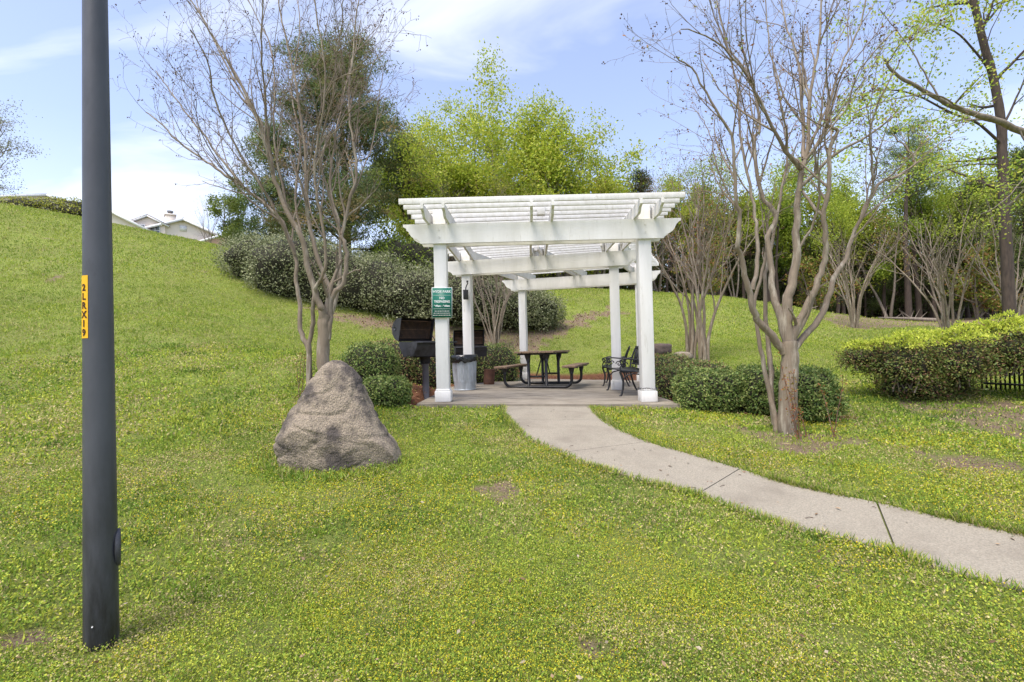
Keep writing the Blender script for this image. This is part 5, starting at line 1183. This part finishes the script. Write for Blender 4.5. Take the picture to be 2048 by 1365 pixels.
def chimney(t_, x, y, w_, z0, z1):
    m = MB(); m.box((x - w_ / 2, y - w_ / 2, z0), (x + w_ / 2, y + w_ / 2, z1)); m.box((x - w_ / 2 - .06, y - w_ / 2 - .06, z1 - .18), (x + w_ / 2 + .06, y + w_ / 2 + .06, z1 - .003)); c_ = m.build('chimney', SIDING, t_)
    m = MB(); m.tube([(x, y, z1), (x, y, z1 + .2)], .2, 12); m.tube([(x, y, z1 + .22), (x, y, z1 + .36)], .27, 12); m.build('chimney_cap', SHINGG, c_)
def window(t_, x, z, w_, h_, y=-.03):
    m = MB(); m.box((x - w_ / 2, y - .03, z - h_ / 2), (x + w_ / 2, y + .02, z + h_ / 2)); f_ = m.build('window', TRIM, t_); m = MB()
    for a in (0, 1):
        for b_ in (0, 1): m.box((x - w_ / 2 + .06 + a * (w_ / 2 - .03), y - .04, z - h_ / 2 + .06 + b_ * (h_ / 2 - .03)), (x - .03 + a * (w_ / 2 - .03), y - .031, z - .03 + b_ * (h_ / 2 - .03)))
    m.build('pane', GLASS, f_)
pk = at(366, 441, 50)
def porch(t_, zp, ze):
    c_, y_, hw_, zt = 3.3, -1.4, 2.1, zp - 1.45
    m = MB(); m.poly([(c_ - hw_, y_, zt - 4), (c_ + hw_, y_, zt - 4), (c_ + hw_, y_, zt - .92), (c_, y_, zt), (c_ - hw_, y_, zt - .92)]); m.build('porch_gable', BRICKM, t_)
    for s_ in (-1, 1):
        m = MB(); m.bar((c_, y_ - .06, zt + .08), (c_ + s_ * (hw_ + .25), y_ - .06, zt - .95), .1, .22); m.build('porch_trim', TRIM, t_)
        m = MB(); m.bar((c_, y_ + .9, zt + .16), (c_ + s_ * (hw_ + .25), y_ + .9, zt - .87), 1.9, .08); m.build('porch_roof', SHING, t_)
def ventw(t_, zp, ze): m = MB(); m.box((-.3, -.05, zp - 1.1), (.3, -.004, zp - .55)); m.build('gable_vent', TRIM, t_)
house('cream house with square chimney and brown gable above the ridge, right one', pk, math.radians(37), 4.6, .42, 12, 7.0, [lambda t_, zp, ze: chimney(t_, -1.0, 1.2, .88, zp - 1.2, zp + .70), porch, ventw])
pk2 = at(202, 415, 46)
def dormer(t_, zp, ze):
    m = MB(); x0, x1, zt = 1.95, 4.75, zp - .35; m.poly([(x0, 1.0, zt - 3.5), (x1, 1.0, zt - 3.5), (x1, 1.0, zt - .75), ((x0 + x1) / 2, 1.0, zt), (x0, 1.0, zt - .75)]); m.poly([(x1, 1.0, zt - 3.5), (x1, 5, zt - 3.5), (x1, 5, zt - .75), (x1, 1.0, zt - .75)]); d_ = m.build('dormer', SIDING, t_)
    xm = (x0 + x1) / 2
    for s_ in (-1, 1):
        m = MB(); m.bar((xm, .85, zt + .12), (xm + s_ * 1.75, .85, zt - .82), .1, .2); m.build('dormer_trim', TRIM, d_); m = MB(); m.bar((xm, 2.9, zt + .2), (xm + s_ * 1.75, 2.9, zt - .72), 4.2, .08); m.build('dormer_roof', SHING, d_)
    for x in (xm - .6, xm + .6): window(d_, x, zt - 1.25, .8, 1.0, y=.96)
def sideroof(t_, zp, ze):
    m = MB(); m.poly([(4.4, 2.5, zp - 3.2), (9.5, 2.5, zp - 3.4), (9.3, 6.5, zp - 1.9), (4.4, 6.5, zp - 1.1)]); m.poly([(4.4, 2.55, zp - 3.25), (4.4, 6.5, zp - 1.15), (9.3, 6.5, zp - 1.95), (9.5, 2.55, zp - 3.45)]); m.build('side_roof', SHING, t_)
house('cream house with white dormer and paired windows half hidden by the lamp pole', pk2, math.radians(25), 4.0, .55, 10, 7.0, [dormer, sideroof])
pk3 = at(90, 392, 56); house('grey roofed house barely showing above the bushes at the far left', pk3, math.radians(60), 5.5, .3, 12, 7.0, [])
# dark picket fence behind the long hedge
f0 = at(1965, 790, 7.75); f1 = at(2260, 800, 6.95)
fe = empty('picket_fence', (0, 0, 0), 0, 'black metal picket fence glimpsed behind the long hedge at the right edge', 'fence')
m = MB(); k_ = 0
for f in np.linspace(0, 1, 30): p = f0 + (f1 - f0) * f; z = tz1(p[0], p[1]); m.box((p[0] - .009, p[1] - .009, z - .02), (p[0] + .009, p[1] + .009, z + .85))
m.build('pickets', BLACK, fe)
for h in (.12, .75):
    m = MB(); a = f0.copy(); b_ = f1.copy(); a[2] = tz1(a[0], a[1]) + h; b_[2] = tz1(b_[0], b_[1]) + h; m.bar(a, b_, .03, .03); m.build('rail', BLACK, fe)
print('faces', sum(len(o.data.polygons) for o in bpy.data.objects if o.type == 'MESH'))
